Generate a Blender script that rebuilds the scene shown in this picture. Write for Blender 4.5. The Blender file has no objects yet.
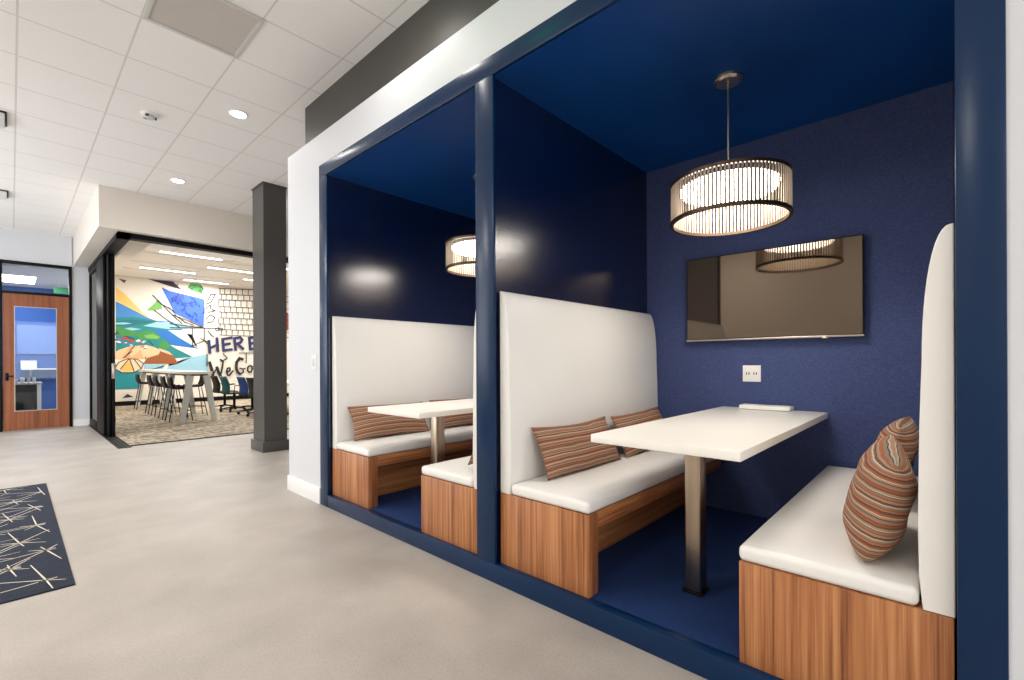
import bpy, bmesh, math, random
from mathutils import Vector, Matrix
PI = math.pi
S = bpy.context.scene
C = S.collection

# ------------------------------------------------------------------ materials
def new_mat(name):
    m = bpy.data.materials.new(name); m.use_nodes = True
    nt = m.node_tree; b = nt.nodes['Principled BSDF']
    return m, nt, b
def srgb(r, g, b):
    f = lambda c: (c/255/12.92 if c/255 <= .04045 else ((c/255+.055)/1.055)**2.4)
    return (f(r), f(g), f(b), 1)
def plain(name, col, rough=.5, metal=0., noise=0., nscale=8., bump=0., spec=None, bscale=None, stretch=(1, 1, 1)):
    """flat colour with a little procedural mottling and optional bump"""
    m, nt, b = new_mat(name)
    b.inputs['Roughness'].default_value = rough; b.inputs['Metallic'].default_value = metal
    if spec is not None: b.inputs['Specular IOR Level'].default_value = spec
    b.inputs['Base Color'].default_value = col
    if noise or bump:
        tc = nt.nodes.new('ShaderNodeTexCoord'); mp = nt.nodes.new('ShaderNodeMapping')
        mp.inputs['Scale'].default_value = stretch
        nt.links.new(tc.outputs['Object'], mp.inputs['Vector'])
    if noise:
        n = nt.nodes.new('ShaderNodeTexNoise'); n.inputs['Scale'].default_value = nscale; n.inputs['Detail'].default_value = 5
        nt.links.new(mp.outputs['Vector'], n.inputs['Vector'])
        r = nt.nodes.new('ShaderNodeValToRGB')
        r.color_ramp.elements[0].position = .3; r.color_ramp.elements[1].position = .7
        r.color_ramp.elements[0].color = tuple(max(0, c*(1-noise)) for c in col[:3]) + (1,)
        r.color_ramp.elements[1].color = tuple(min(1, c*(1+noise)) for c in col[:3]) + (1,)
        nt.links.new(n.outputs['Fac'], r.inputs['Fac']); nt.links.new(r.outputs['Color'], b.inputs['Base Color'])
    if bump:
        n2 = nt.nodes.new('ShaderNodeTexNoise'); n2.inputs['Scale'].default_value = bscale or nscale*4; n2.inputs['Detail'].default_value = 3
        nt.links.new(mp.outputs['Vector'], n2.inputs['Vector'])
        bp = nt.nodes.new('ShaderNodeBump'); bp.inputs['Strength'].default_value = bump; bp.inputs['Distance'].default_value = .004
        nt.links.new(n2.outputs['Fac'], bp.inputs['Height']); nt.links.new(bp.outputs['Normal'], b.inputs['Normal'])
    return m
def emit(name, col, strength):
    m, nt, b = new_mat(name)
    b.inputs['Base Color'].default_value = col
    b.inputs['Emission Color'].default_value = col; b.inputs['Emission Strength'].default_value = strength
    return m
def math_node(nt, op, a, b=None):
    n = nt.nodes.new('ShaderNodeMath'); n.operation = op
    for i, v in enumerate((a, b)):
        if v is None: continue
        if isinstance(v, (int, float)): n.inputs[i].default_value = v
        else: nt.links.new(v, n.inputs[i])
    return n.outputs[0]
def ramp(nt, fac, stops, interp='LINEAR'):
    r = nt.nodes.new('ShaderNodeValToRGB'); cr = r.color_ramp; cr.interpolation = interp
    while len(cr.elements) < len(stops): cr.elements.new(.5)
    for e, (p, c) in zip(cr.elements, stops): e.position = p; e.color = c
    nt.links.new(fac, r.inputs['Fac']); return r.outputs['Color']
def wood(name, stops, rough=.38, axis='Z', scale=1.0):
    """straight grained veneer: grain runs along AXIS"""
    m, nt, b = new_mat(name)
    tc = nt.nodes.new('ShaderNodeTexCoord')
    def tex(sc_across, sc_along, detail, dist=0.):
        mp = nt.nodes.new('ShaderNodeMapping')
        s = [sc_across]*3; s['XYZ'.index(axis)] = sc_along
        mp.inputs['Scale'].default_value = s
        nt.links.new(tc.outputs['Object'], mp.inputs['Vector'])
        n = nt.nodes.new('ShaderNodeTexNoise'); n.inputs['Scale'].default_value = 1; n.inputs['Detail'].default_value = detail
        n.inputs['Distortion'].default_value = dist
        nt.links.new(mp.outputs['Vector'], n.inputs['Vector']); return n.outputs['Fac']
    a = tex(9*scale, .35*scale, 3, .3); c2 = tex(55*scale, 1.0*scale, 4, .4); d = tex(190*scale, 3*scale, 2)
    f = math_node(nt, 'ADD', math_node(nt, 'MULTIPLY', a, .36), math_node(nt, 'ADD', math_node(nt, 'MULTIPLY', c2, .44), math_node(nt, 'MULTIPLY', d, .2)))
    nt.links.new(ramp(nt, f, stops), b.inputs['Base Color'])
    b.inputs['Roughness'].default_value = rough
    return m
M = {}
M['white_wall'] = plain('white_paint', srgb(212, 214, 219), .55, bump=.03, nscale=30)
M['beige_wall'] = plain('warm_white_paint', srgb(228, 220, 210), .6, bump=.03, nscale=30)
M['dark_paint'] = plain('charcoal_paint', srgb(68, 65, 62), .5)
M['column_paint'] = plain('column_paint', srgb(74, 71, 69), .3)
M['base_white'] = plain('baseboard_white', srgb(238, 238, 238), .4)
M['navy_frame'] = plain('navy_lacquer', srgb(3, 40, 76), .26, noise=.05, nscale=3, spec=.3)
M['navy_wall'] = plain('navy_gloss_wall', srgb(0, 16, 54), .23, noise=.04, nscale=2, spec=1.)
M['navy_wall'].node_tree.nodes['Principled BSDF'].inputs['IOR'].default_value = 1.72
M['navy_ceiling'] = plain('navy_ceiling_paint', srgb(0, 60, 128), .42, noise=.05, nscale=2, spec=.35)
M['navy_carpet'] = plain('navy_carpet', srgb(0, 44, 100), .9, noise=.22, nscale=60, bump=.5, bscale=300)
M['upholstery'] = plain('white_vinyl', srgb(236, 234, 230), .42, noise=.012, nscale=3, bump=.05, bscale=120)
M['laminate'] = plain('white_laminate', srgb(244, 240, 232), .3)
M['white_plastic'] = plain('white_plastic', srgb(240, 240, 238), .35)
M['slot_dark'] = plain('socket_dark', srgb(40, 40, 40), .5)
M['bronze'] = plain('dark_bronze', srgb(74, 58, 46), .35, .7)
M['slat_metal'] = plain('slat_bronze', srgb(150, 136, 120), .4, .25)
M['chrome'] = plain('brushed_nickel', srgb(190, 182, 172), .3, 1.)
M['steel'] = plain('brushed_stainless', srgb(176, 160, 142), .3, 1., noise=.25, nscale=1, stretch=(90, 90, .6))
M['black_metal'] = plain('black_metal', srgb(7, 7, 8), .5, spec=.2)
M['black_plastic'] = plain('black_plastic', srgb(16, 16, 17), .5, spec=.3)
M['grey_metal'] = plain('pale_grey_metal', srgb(196, 190, 182), .4)
M['light_grey'] = plain('light_grey_metal', srgb(205, 205, 202), .45)
M['teal_fabric'] = plain('teal_fabric', srgb(20, 96, 104), .7)
M['blue_fabric'] = plain('blue_fabric', srgb(24, 66, 140), .7)
M['office_blue'] = plain('office_blue_paint', srgb(10, 80, 160), .6)
M['board'] = plain('pale_board', srgb(98, 130, 194), .4)
M['green'] = plain('green_plastic', srgb(60, 150, 100), .5)
M['diffuser'] = emit('pendant_diffuser', (1, .93, .84, 1), 20)
M['downlight_lens'] = emit('downlight_lens', (1, .96, .9, 1), 30)
M['linear_lens'] = emit('linear_light_lens', (1, .97, .92, 1), 7)
M['exit_green'] = emit('exit_green', (.05, 1, .3, 1), 3)
walnut = [(.3, srgb(74, 40, 22)), (.41, srgb(124, 74, 44)), (.47, srgb(160, 100, 60)), (.55, srgb(184, 124, 78)), (.63, srgb(200, 146, 98)), (.72, srgb(214, 166, 122))]
M['wood'] = wood('walnut_veneer', walnut)
M['wood_rail'] = wood('walnut_veneer_lengthwise', walnut, axis='X')
M['door_wood'] = wood('door_veneer', [(.3, srgb(82, 40, 20)), (.48, srgb(140, 76, 42)), (.7, srgb(172, 104, 62))], .35)

def ceiling_mat():
    m, nt, b = new_mat('ceiling_tiles')
    tc = nt.nodes.new('ShaderNodeTexCoord'); sx = nt.nodes.new('ShaderNodeSeparateXYZ')
    nt.links.new(tc.outputs['Object'], sx.inputs[0])
    def line(out, off, w, st):
        f = math_node(nt, 'FRACT', math_node(nt, 'DIVIDE', math_node(nt, "SUBTRACT", out, off - 100*st), st))
        d = math_node(nt, 'ABSOLUTE', math_node(nt, 'SUBTRACT', f, .5))
        return math_node(nt, 'GREATER_THAN', d, .5 - w/2/st)
    g = math_node(nt, 'MAXIMUM', line(sx.outputs['X'], .625, .013, .59), line(sx.outputs['Y'], 4.11, .013, .605))
    n = nt.nodes.new('ShaderNodeTexNoise'); n.inputs['Scale'].default_value = 260; n.inputs['Detail'].default_value = 2
    nt.links.new(tc.outputs['Object'], n.inputs['Vector'])
    tile = ramp(nt, n.outputs['Fac'], [(.3, srgb(238, 235, 232)), (.7, srgb(250, 248, 246))])
    mx = nt.nodes.new('ShaderNodeMix'); mx.data_type = 'RGBA'
    nt.links.new(g, mx.inputs['Factor']); nt.links.new(tile, mx.inputs['A']); mx.inputs['B'].default_value = srgb(218, 213, 209)
    nt.links.new(mx.outputs['Result'], b.inputs['Base Color']); b.inputs['Roughness'].default_value = .85
    bp = nt.nodes.new('ShaderNodeBump'); bp.inputs['Strength'].default_value = .3; bp.inputs['Distance'].default_value = .006; bp.invert = True
    nt.links.new(g, bp.inputs['Height']); nt.links.new(bp.outputs['Normal'], b.inputs['Normal'])
    return m
M['ceiling'] = ceiling_mat()
def floor_mat():
    m, nt, b = new_mat('pale_grey_floor')
    tc = nt.nodes.new('ShaderNodeTexCoord')
    def n(s, d, st=(1, 1, 1)):
        mp = nt.nodes.new('ShaderNodeMapping'); mp.inputs['Scale'].default_value = st
        nt.links.new(tc.outputs['Object'], mp.inputs['Vector'])
        t = nt.nodes.new('ShaderNodeTexNoise'); t.inputs['Scale'].default_value = s; t.inputs['Detail'].default_value = d
        nt.links.new(mp.outputs['Vector'], t.inputs['Vector']); return t.outputs['Fac']
    f = math_node(nt, 'ADD', math_node(nt, 'MULTIPLY', n(2.2, 6), .62), math_node(nt, 'MULTIPLY', n(90, 3), .38))
    nt.links.new(ramp(nt, f, [(.3, srgb(158, 150, 142)), (.52, srgb(175, 167, 159)), (.7, srgb(189, 181, 173))]), b.inputs['Base Color'])
    b.inputs['Roughness'].default_value = .48
    return m
M['floor'] = floor_mat()
def carpet_mat():
    m, nt, b = new_mat('streaked_carpet')
    tc = nt.nodes.new('ShaderNodeTexCoord')
    def n(s, st, d=4):
        mp = nt.nodes.new('ShaderNodeMapping'); mp.inputs['Scale'].default_value = st
        nt.links.new(tc.outputs['Object'], mp.inputs['Vector'])
        t = nt.nodes.new('ShaderNodeTexNoise'); t.inputs['Scale'].default_value = s; t.inputs['Detail'].default_value = d
        nt.links.new(mp.outputs['Vector'], t.inputs['Vector']); return t.outputs['Fac']
    f = math_node(nt, 'ADD', math_node(nt, 'MULTIPLY', n(1, (2.2, 9, 1)), .5), math_node(nt, 'MULTIPLY', n(1, (16, 5, 1)), .5))
    nt.links.new(ramp(nt, f, [(.38, srgb(108, 98, 84)), (.47, srgb(150, 136, 116)), (.55, srgb(186, 172, 150)), (.64, srgb(206, 196, 178))]), b.inputs['Base Color'])
    b.inputs['Roughness'].default_value = .95
    return m
M['carpet'] = carpet_mat()
def wallpaper_mat():
    m, nt, b = new_mat('navy_grasscloth')
    tc = nt.nodes.new('ShaderNodeTexCoord')
    def n(st, d=3):
        mp = nt.nodes.new('ShaderNodeMapping'); mp.inputs['Scale'].default_value = st
        nt.links.new(tc.outputs['Object'], mp.inputs['Vector'])
        t = nt.nodes.new('ShaderNodeTexNoise'); t.inputs['Scale'].default_value = 1; t.inputs['Detail'].default_value = d
        nt.links.new(mp.outputs['Vector'], t.inputs['Vector']); return t.outputs['Fac']
    f = math_node(nt, 'ADD', math_node(nt, 'MULTIPLY', n((1, 60, 260)), .5), math_node(nt, 'MULTIPLY', n((1, 240, 120)), .5))
    nt.links.new(ramp(nt, f, [(.3, srgb(42, 54, 98)), (.5, srgb(58, 72, 120)), (.7, srgb(76, 92, 140))]), b.inputs['Base Color'])
    b.inputs['Roughness'].default_value = .8
    bp = nt.nodes.new('ShaderNodeBump'); bp.inputs['Strength'].default_value = .35; bp.inputs['Distance'].default_value = .003
    nt.links.new(f, bp.inputs['Height']); nt.links.new(bp.outputs['Normal'], b.inputs['Normal'])
    return m
M['wallpaper'] = wallpaper_mat()
def stripe_mat():
    m, nt, b = new_mat('striped_fabric')
    tc = nt.nodes.new('ShaderNodeTexCoord'); sx = nt.nodes.new('ShaderNodeSeparateXYZ')
    nt.links.new(tc.outputs['UV'], sx.inputs[0])
    n = nt.nodes.new('ShaderNodeTexNoise'); n.inputs['Scale'].default_value = 5
    nt.links.new(tc.outputs['UV'], n.inputs['Vector'])
    v = math_node(nt, 'ADD', sx.outputs['Y'], math_node(nt, 'MULTIPLY', math_node(nt, 'SUBTRACT', n.outputs['Fac'], .5), .02))
    f = math_node(nt, 'FRACT', math_node(nt, 'ADD', math_node(nt, 'MULTIPLY', v, 8.5), 10.))
    cols = [('b', .0), ('k', .05), ('t', .07), ('o', .13), ('g', .19), ('k', .235), ('c', .255), ('t', .285), ('b', .34), ('o', .40), ('k', .455), ('p', .475), ('g', .53), ('k', .575), ('t', .60), ('c', .655), ('o', .68), ('b', .74), ('k', .79), ('p', .81), ('o', .86), ('g', .91), ('c', .96)]
    pal = dict(b=srgb(112, 78, 60), k=srgb(64, 48, 46), t=srgb(166, 132, 106), o=srgb(158, 90, 56), g=srgb(136, 122, 108), c=srgb(198, 176, 152), p=srgb(168, 118, 88))
    nt.links.new(ramp(nt, f, [(p, pal[c]) for c, p in cols], 'CONSTANT'), b.inputs['Base Color'])
    b.inputs['Roughness'].default_value = .85
    return m
M['stripes'] = stripe_mat()
def rug_mat():
    return plain('dark_blue_rug', srgb(18, 30, 50), .95, noise=.6, nscale=1, bump=.4, bscale=200, stretch=(6, 60, 1))
M['rug'] = rug_mat()
M['rug_line'] = plain('rug_cream_yarn', srgb(214, 204, 188), .95)
def vent_mat():
    m, nt, b = new_mat('perforated_metal')
    tc = nt.nodes.new('ShaderNodeTexCoord')
    v = nt.nodes.new('ShaderNodeTexVoronoi'); v.inputs['Scale'].default_value = 95; v.inputs['Randomness'].default_value = .3
    nt.links.new(tc.outputs['Object'], v.inputs['Vector'])
    nt.links.new(ramp(nt, v.outputs['Distance'], [(.25, srgb(120, 114, 108)), (.4, srgb(196, 190, 183))]), b.inputs['Base Color'])
    b.inputs['Roughness'].default_value = .6
    return m
M['perforated'] = vent_mat()
def glass_mat(name, tint=(1, 1, 1, 1), refl=.08):
    m = bpy.data.materials.new(name); m.use_nodes = True; nt = m.node_tree
    nt.nodes.remove(nt.nodes['Principled BSDF']); out = nt.nodes['Material Output']
    t = nt.nodes.new('ShaderNodeBsdfTransparent'); t.inputs[0].default_value = tint
    g = nt.nodes.new('ShaderNodeBsdfGlossy'); g.inputs['Roughness'].default_value = .02
    mx = nt.nodes.new('ShaderNodeMixShader'); mx.inputs[0].default_value = refl
    nt.links.new(t.outputs[0], mx.inputs[1]); nt.links.new(g.outputs[0], mx.inputs[2]); nt.links.new(mx.outputs[0], out.inputs['Surface'])
    return m
M['glass'] = glass_mat('clear_glass', (.97, .985, .98, 1), .035)
M['door_glass'] = glass_mat('door_glass', (.9, .94, .98, 1), .03)
def screen_mat():
    m, nt, b = new_mat('screen_glass')
    b.inputs['Base Color'].default_value = (.02, .015, .012, 1); b.inputs['Roughness'].default_value = .04
    b.inputs['IOR'].default_value = 2.1; b.inputs['Specular Tint'].default_value = (1, .82, .66, 1)
    return m
M['screen'] = screen_mat()

# ------------------------------------------------------------------ mesh helpers
def bx(bm, x0, x1, y0, y1, z0, z1, bev=0., seg=2, mi=0):
    t = bmesh.new()
    bmesh.ops.create_cube(t, size=1)
    for v in t.verts:
        v.co = Vector(((x0+x1)/2 + v.co.x*(x1-x0), (y0+y1)/2 + v.co.y*(y1-y0), (z0+z1)/2 + v.co.z*(z1-z0)))
    if bev: bmesh.ops.bevel(t, geom=t.edges[:], offset=bev, segments=seg, profile=.5, affect='EDGES', clamp_overlap=True)
    merge(bm, t, mi)
def merge(bm, t, mi=0, mat=None):
    mp = {}
    for v in t.verts: mp[v] = bm.verts.new(mat @ v.co if mat else v.co)
    for f in t.faces:
        try: nf = bm.faces.new([mp[v] for v in f.verts]); nf.material_index = mi
        except ValueError: pass
    t.free()
def lathe(bm, prof, n=48, cx=0, cy=0, mi=0, close=False):
    rings = []
    for r, z in prof:
        if r < 1e-6: rings.append([bm.verts.new((cx, cy, z))])
        else: rings.append([bm.verts.new((cx + r*math.cos(2*PI*i/n), cy + r*math.sin(2*PI*i/n), z)) for i in range(n)])
    pr = list(zip(rings, rings[1:])) + ([(rings[-1], rings[0])] if close else [])
    for a, b in pr:
        for i in range(n):
            j = (i+1) % n
            if len(a) == 1 and len(b) == 1: continue
            q = [a[0], b[i], b[j]] if len(a) == 1 else [a[i], a[j], b[0]] if len(b) == 1 else [a[i], a[j], b[j], b[i]]
            bm.faces.new(q[::-1]).material_index = mi
def tube(bm, pts, r, n=8, cyc=False, mi=0):
    pts = [Vector(p) for p in pts]; rings = []
    for i, p in enumerate(pts):
        a = pts[i-1] if i or cyc else p; b = pts[(i+1) % len(pts)] if i < len(pts)-1 or cyc else p
        d = (b-a).normalized(); u = d.orthogonal().normalized() if abs(d.z) > .95 else d.cross(Vector((0, 0, 1))).normalized()
        w = d.cross(u).normalized(); rr = r[i] if isinstance(r, (list, tuple)) else r
        rings.append([bm.verts.new(p + (u*math.cos(2*PI*k/n) + w*math.sin(2*PI*k/n))*rr) for k in range(n)])
    for a, b in list(zip(rings, rings[1:])) + ([(rings[-1], rings[0])] if cyc else []):
        for k in range(n):
            bm.faces.new([a[k], a[(k+1) % n], b[(k+1) % n], b[k]]).material_index = mi
    if not cyc:
        bm.faces.new(rings[0][::-1]).material_index = mi; bm.faces.new(rings[-1]).material_index = mi
def prism(bm, poly, fn, a, b, bev=0., seg=3, mi=0):
    """extrude the 2-D outline POLY from A to B; fn(u, v, t) gives the point"""
    t = bmesh.new()
    v0 = [t.verts.new(fn(u, v, a)) for u, v in poly]; v1 = [t.verts.new(fn(u, v, b)) for u, v in poly]
    f0 = t.faces.new(v0[::-1]); f1 = t.faces.new(v1)
    for i in range(len(poly)):
        j = (i+1) % len(poly); t.faces.new([v0[i], v0[j], v1[j], v1[i]])
    bmesh.ops.recalc_face_normals(t, faces=t.faces[:])
    if bev:
        es = [e for e in t.edges if e in set(f0.edges) | set(f1.edges)]
        bmesh.ops.bevel(t, geom=es, offset=bev, segments=seg, profile=.5, affect='EDGES', clamp_overlap=True)
    merge(bm, t, mi)
def bar(bm, p, q, w, d, mi=0, w2=None, d2=None):
    """rectangular bar from p to q, w across (horizontal-ish), d deep, may taper"""
    p, q = Vector(p), Vector(q); k = (q-p).normalized()
    u = Vector((1, 0, 0)) - k*k.x if abs(k.x) < .9 else Vector((0, 1, 0)) - k*k.y
    u.normalize(); v = k.cross(u)
    w2 = w if w2 is None else w2; d2 = d if d2 is None else d2
    a = [bm.verts.new(p + u*s*w/2 + v*t*d/2) for s, t in ((-1, -1), (1, -1), (1, 1), (-1, 1))]
    b = [bm.verts.new(q + u*s*w2/2 + v*t*d2/2) for s, t in ((-1, -1), (1, -1), (1, 1), (-1, 1))]
    fs = [bm.faces.new(a[::-1]), bm.faces.new(b)] + [bm.faces.new([a[i], a[(i+1) % 4], b[(i+1) % 4], b[i]]) for i in range(4)]
    for f in fs: f.material_index = mi
def obj(name, bm, mats, parent=None, smooth=True, ang=35, loc=None, label=None):
    bmesh.ops.recalc_face_normals(bm, faces=bm.faces[:])
    me = bpy.data.meshes.new(name); bm.to_mesh(me); bm.free()
    for m in (mats if isinstance(mats, (list, tuple)) else [mats]): me.materials.append(M[m] if isinstance(m, str) else m)
    if smooth:
        for p in me.polygons: p.use_smooth = True
        me.set_sharp_from_angle(angle=math.radians(ang))
    o = bpy.data.objects.new(name, me); C.objects.link(o)
    if parent: o.parent = parent
    if loc: o.location = loc
    if label: o['label'] = label
    return o
def tag(o, label, cat, group=None):
    o['label'] = label; o['category'] = cat
    if group: o['group'] = group
    return o
def thing(name, label, cat, loc=(0, 0, 0), rz=0, group=None):
    o = bpy.data.objects.new(name, None); C.objects.link(o); o.empty_display_size = .1
    o.location = loc; o.rotation_euler = (0, 0, rz)
    return tag(o, label, cat, group)
def struct(name, boxes, mats, parent=None, label=None, bev=0):
    bm = bmesh.new()
    for b in boxes: bx(bm, *b[:6], bev=bev, mi=(b[6] if len(b) > 6 else 0))
    o = obj(name, bm, mats, parent, smooth=bool(bev))
    if not parent: o['kind'] = 'structure'
    if label: o['label'] = label
    return o
def dup(o, parent=None, loc=None, rz=None, label=None):
    c = o.copy(); C.objects.link(c)
    if parent: c.parent = parent
    if loc is not None: c.location = loc
    if rz is not None: c.rotation_euler = (0, 0, rz)
    if label: c['label'] = label
    for ch in [x for x in bpy.data.objects if x.parent == o]: dup(ch, c)
    return c
# painted shapes of the mural: colour key, (x, z) outline in metres on the wall
POLYS=[
('plum',[(2.037,3.573),(2.216,3.544),(2.17,3.457)]),
('yellow',[(1.983,3.314),(2.147,3.202),(2.35,2.945),(2.604,2.627),(2.758,2.488),(2.651,2.52),(2.418,2.687),(1.982,2.941)]),
('sky',[(1.982,2.932),(2.418,2.687),(2.651,2.541),(2.842,2.458),(2.579,2.344),(1.98,2.424)]),
('teal',[(1.98,2.476),(2.348,2.521),(2.842,2.458),(3.211,2.379),(3.518,2.319),(3.542,1.774),(3.208,1.551),(2.576,1.513),(1.977,1.507)]),
('sea',[(1.98,2.367),(2.302,2.445),(2.866,2.42),(2.65,2.348),(2.166,2.248),(1.979,2.252)]),
('pale',[(1.98,2.333),(2.166,2.355),(2.348,2.33),(2.144,2.29),(1.979,2.287)]),
('pale',[(2.076,2.157),(2.301,2.217),(2.555,2.179),(2.301,2.123)]),
('green',[(1.979,2.238),(2.099,2.201),(2.439,2.1),(2.415,1.982),(1.978,1.966)]),
('pale',[(2.584,2.276),(2.944,2.425),(3.264,2.453),(3.936,2.279),(3.191,2.212)]),
('sky',[(2.944,2.446),(3.336,2.439),(2.944,2.399)]),
('white',[(3.173,2.176),(3.936,2.22),(3.782,2.069),(3.63,2.108),(3.933,1.62),(3.481,1.924)]),
('blue',[(2.804,2.193),(3.191,2.168),(3.444,1.967),(3.933,1.642),(3.261,1.732)]),
('white',[(3.218,1.74),(3.933,1.629),(4.188,1.495),(3.628,1.445)]),
('teal',[(3.082,1.867),(3.261,1.697),(3.779,1.392),(3.295,1.337),(2.975,1.518)]),
('pale',[(2.597,1.175),(3.386,1.169),(3.515,1.355),(3.779,1.383),(4.188,1.476),(4.186,0.933),(2.596,0.963)]),
('white',[(3.08,1.128),(3.187,1.17),(3.114,0.953),(3.008,0.955)]),
('green',[(2.4,2.015),(2.5,2.082),(2.668,2.132),(2.873,2.098),(2.995,1.973),(2.942,1.885),(2.499,1.892)]),
('leaf',[(2.6,2.001),(2.804,2.052),(2.977,1.972),(2.907,1.914),(2.667,1.919)]),
('green',[(2.924,1.755),(3.012,1.865),(3.136,1.847),(3.225,1.718),(3.135,1.616),(2.993,1.648)]),
('brown',[(2.976,1.583),(3.296,1.434),(3.423,1.177),(2.58,1.183),(2.665,1.344)]),
('sand',[(2.941,1.647),(3.188,1.542),(3.296,1.425),(3.011,1.54)]),
('peach',[(1.949,1.506),(2.075,1.59),(2.268,1.677),(2.666,1.727),(2.837,1.667),(2.993,1.583),(2.94,1.453),(2.597,1.323),(2.043,1.302),(1.949,1.343)]),
('tan',[(2.106,1.343),(2.268,1.677),(2.498,1.681),(2.597,1.323)]),
('peach',[(2.203,1.509),(2.465,1.681),(2.666,1.719),(2.332,1.385)]),
('red',[(2.102,1.925),(2.136,1.959),(2.187,1.934),(2.157,1.899)]),
('denim',[(1.989,1.968),(2.027,2.006),(2.084,1.978),(2.05,1.939)]),
('rust',[(2.538,1.689),(2.568,1.719),(2.615,1.695),(2.587,1.666)]),
('denim',[(2.179,1.772),(2.226,1.819),(2.296,1.783),(2.255,1.737)]),
('denim',[(2.07,1.773),(2.116,1.819),(2.186,1.783),(2.145,1.737)]),
('lilac',[(2.535,1.8),(2.568,1.832),(2.618,1.807),(2.589,1.775)]),
('denim',[(2.567,1.637),(2.616,1.684),(2.691,1.647),(2.647,1.599)]),
('rust',[(1.981,1.858),(2.023,1.899),(2.085,1.868),(2.048,1.826)]),
('rust',[(2.115,1.896),(2.146,1.927),(2.193,1.903),(2.165,1.872)]),
('lilac',[(2.567,1.828),(2.6,1.86),(2.649,1.836),(2.62,1.804)]),
('white',[(2.591,1.656),(2.631,1.694),(2.69,1.664),(2.655,1.626)]),
('red',[(2.24,1.854),(2.277,1.89),(2.331,1.863),(2.299,1.827)]),
('white',[(2.165,1.778),(2.19,1.802),(2.226,1.783),(2.205,1.759)]),
('lilac',[(2.267,1.711),(2.305,1.749),(2.363,1.719),(2.329,1.682)]),
('red',[(2.257,1.834),(2.309,1.886),(2.387,1.847),(2.341,1.795)]),
('white',[(1.968,1.804),(2.008,1.844),(2.068,1.813),(2.033,1.773)]),
('denim',[(2.119,1.869),(2.163,1.913),(2.23,1.88),(2.191,1.836)]),
('white',[(2.406,1.831),(2.439,1.864),(2.489,1.839),(2.46,1.806)]),
('red',[(2.453,1.801),(2.494,1.841),(2.556,1.811),(2.52,1.771)]),
('white',[(2.02,1.789),(2.051,1.82),(2.098,1.797),(2.071,1.766)]),
('denim',[(1.941,1.849),(1.989,1.896),(2.06,1.86),(2.018,1.812)]),
('denim',[(2.494,1.664),(2.519,1.688),(2.555,1.669),(2.534,1.646)]),
('rust',[(2.157,1.899),(2.198,1.941),(2.261,1.91),(2.224,1.868)]),
('white',[(2.43,1.845),(2.472,1.887),(2.535,1.855),(2.498,1.814)]),
('red',[(2.136,1.887),(2.176,1.927),(2.236,1.896),(2.201,1.856)]),
('red',[(2.185,1.926),(2.21,1.95),(2.247,1.932),(2.225,1.907)]),
('teal2',[(1.968,1.015),(2.566,1.005),(2.518,0.475),(1.966,0.473)]),
('cream2',[(1.948,1.056),(2.038,1.224),(2.23,1.332),(2.45,1.317),(2.587,1.19),(2.537,1.048),(2.375,0.94),(2.108,0.939)]),
('gold',[(2.073,1.039),(2.218,1.239),(2.29,1.254),(2.375,1.003),(2.253,0.958),(2.132,0.96)]),
('sand',[(2.073,1.039),(2.133,1.1),(2.156,0.96),(2.108,0.976)]),
('navy',[(2.11,0.228),(2.226,0.336),(2.355,0.244)]),
('navy2',[(2.691,3.692),(2.993,3.707),(3.292,3.693),(3.501,3.43),(3.317,3.465)]),
('blue2',[(3.019,3.44),(3.224,3.35),(3.934,3.222),(4.098,3.176),(4.112,2.744),(4.069,2.709),(4.078,2.314),(3.646,2.542),(3.339,2.688)]),
('leaf',[(2.663,2.721),(2.954,3.076),(3.044,2.802),(2.819,2.742)]),
('grass',[(3.666,3.5),(3.742,3.671),(3.865,3.722),(4.004,3.684),(4.081,3.51),(4.034,3.34),(3.925,3.384),(3.787,3.423)]),
('rust',[(6.49,2.828),(6.558,2.973),(6.763,2.847),(6.761,2.422),(6.555,2.307),(6.489,2.479)]),
]
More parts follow.
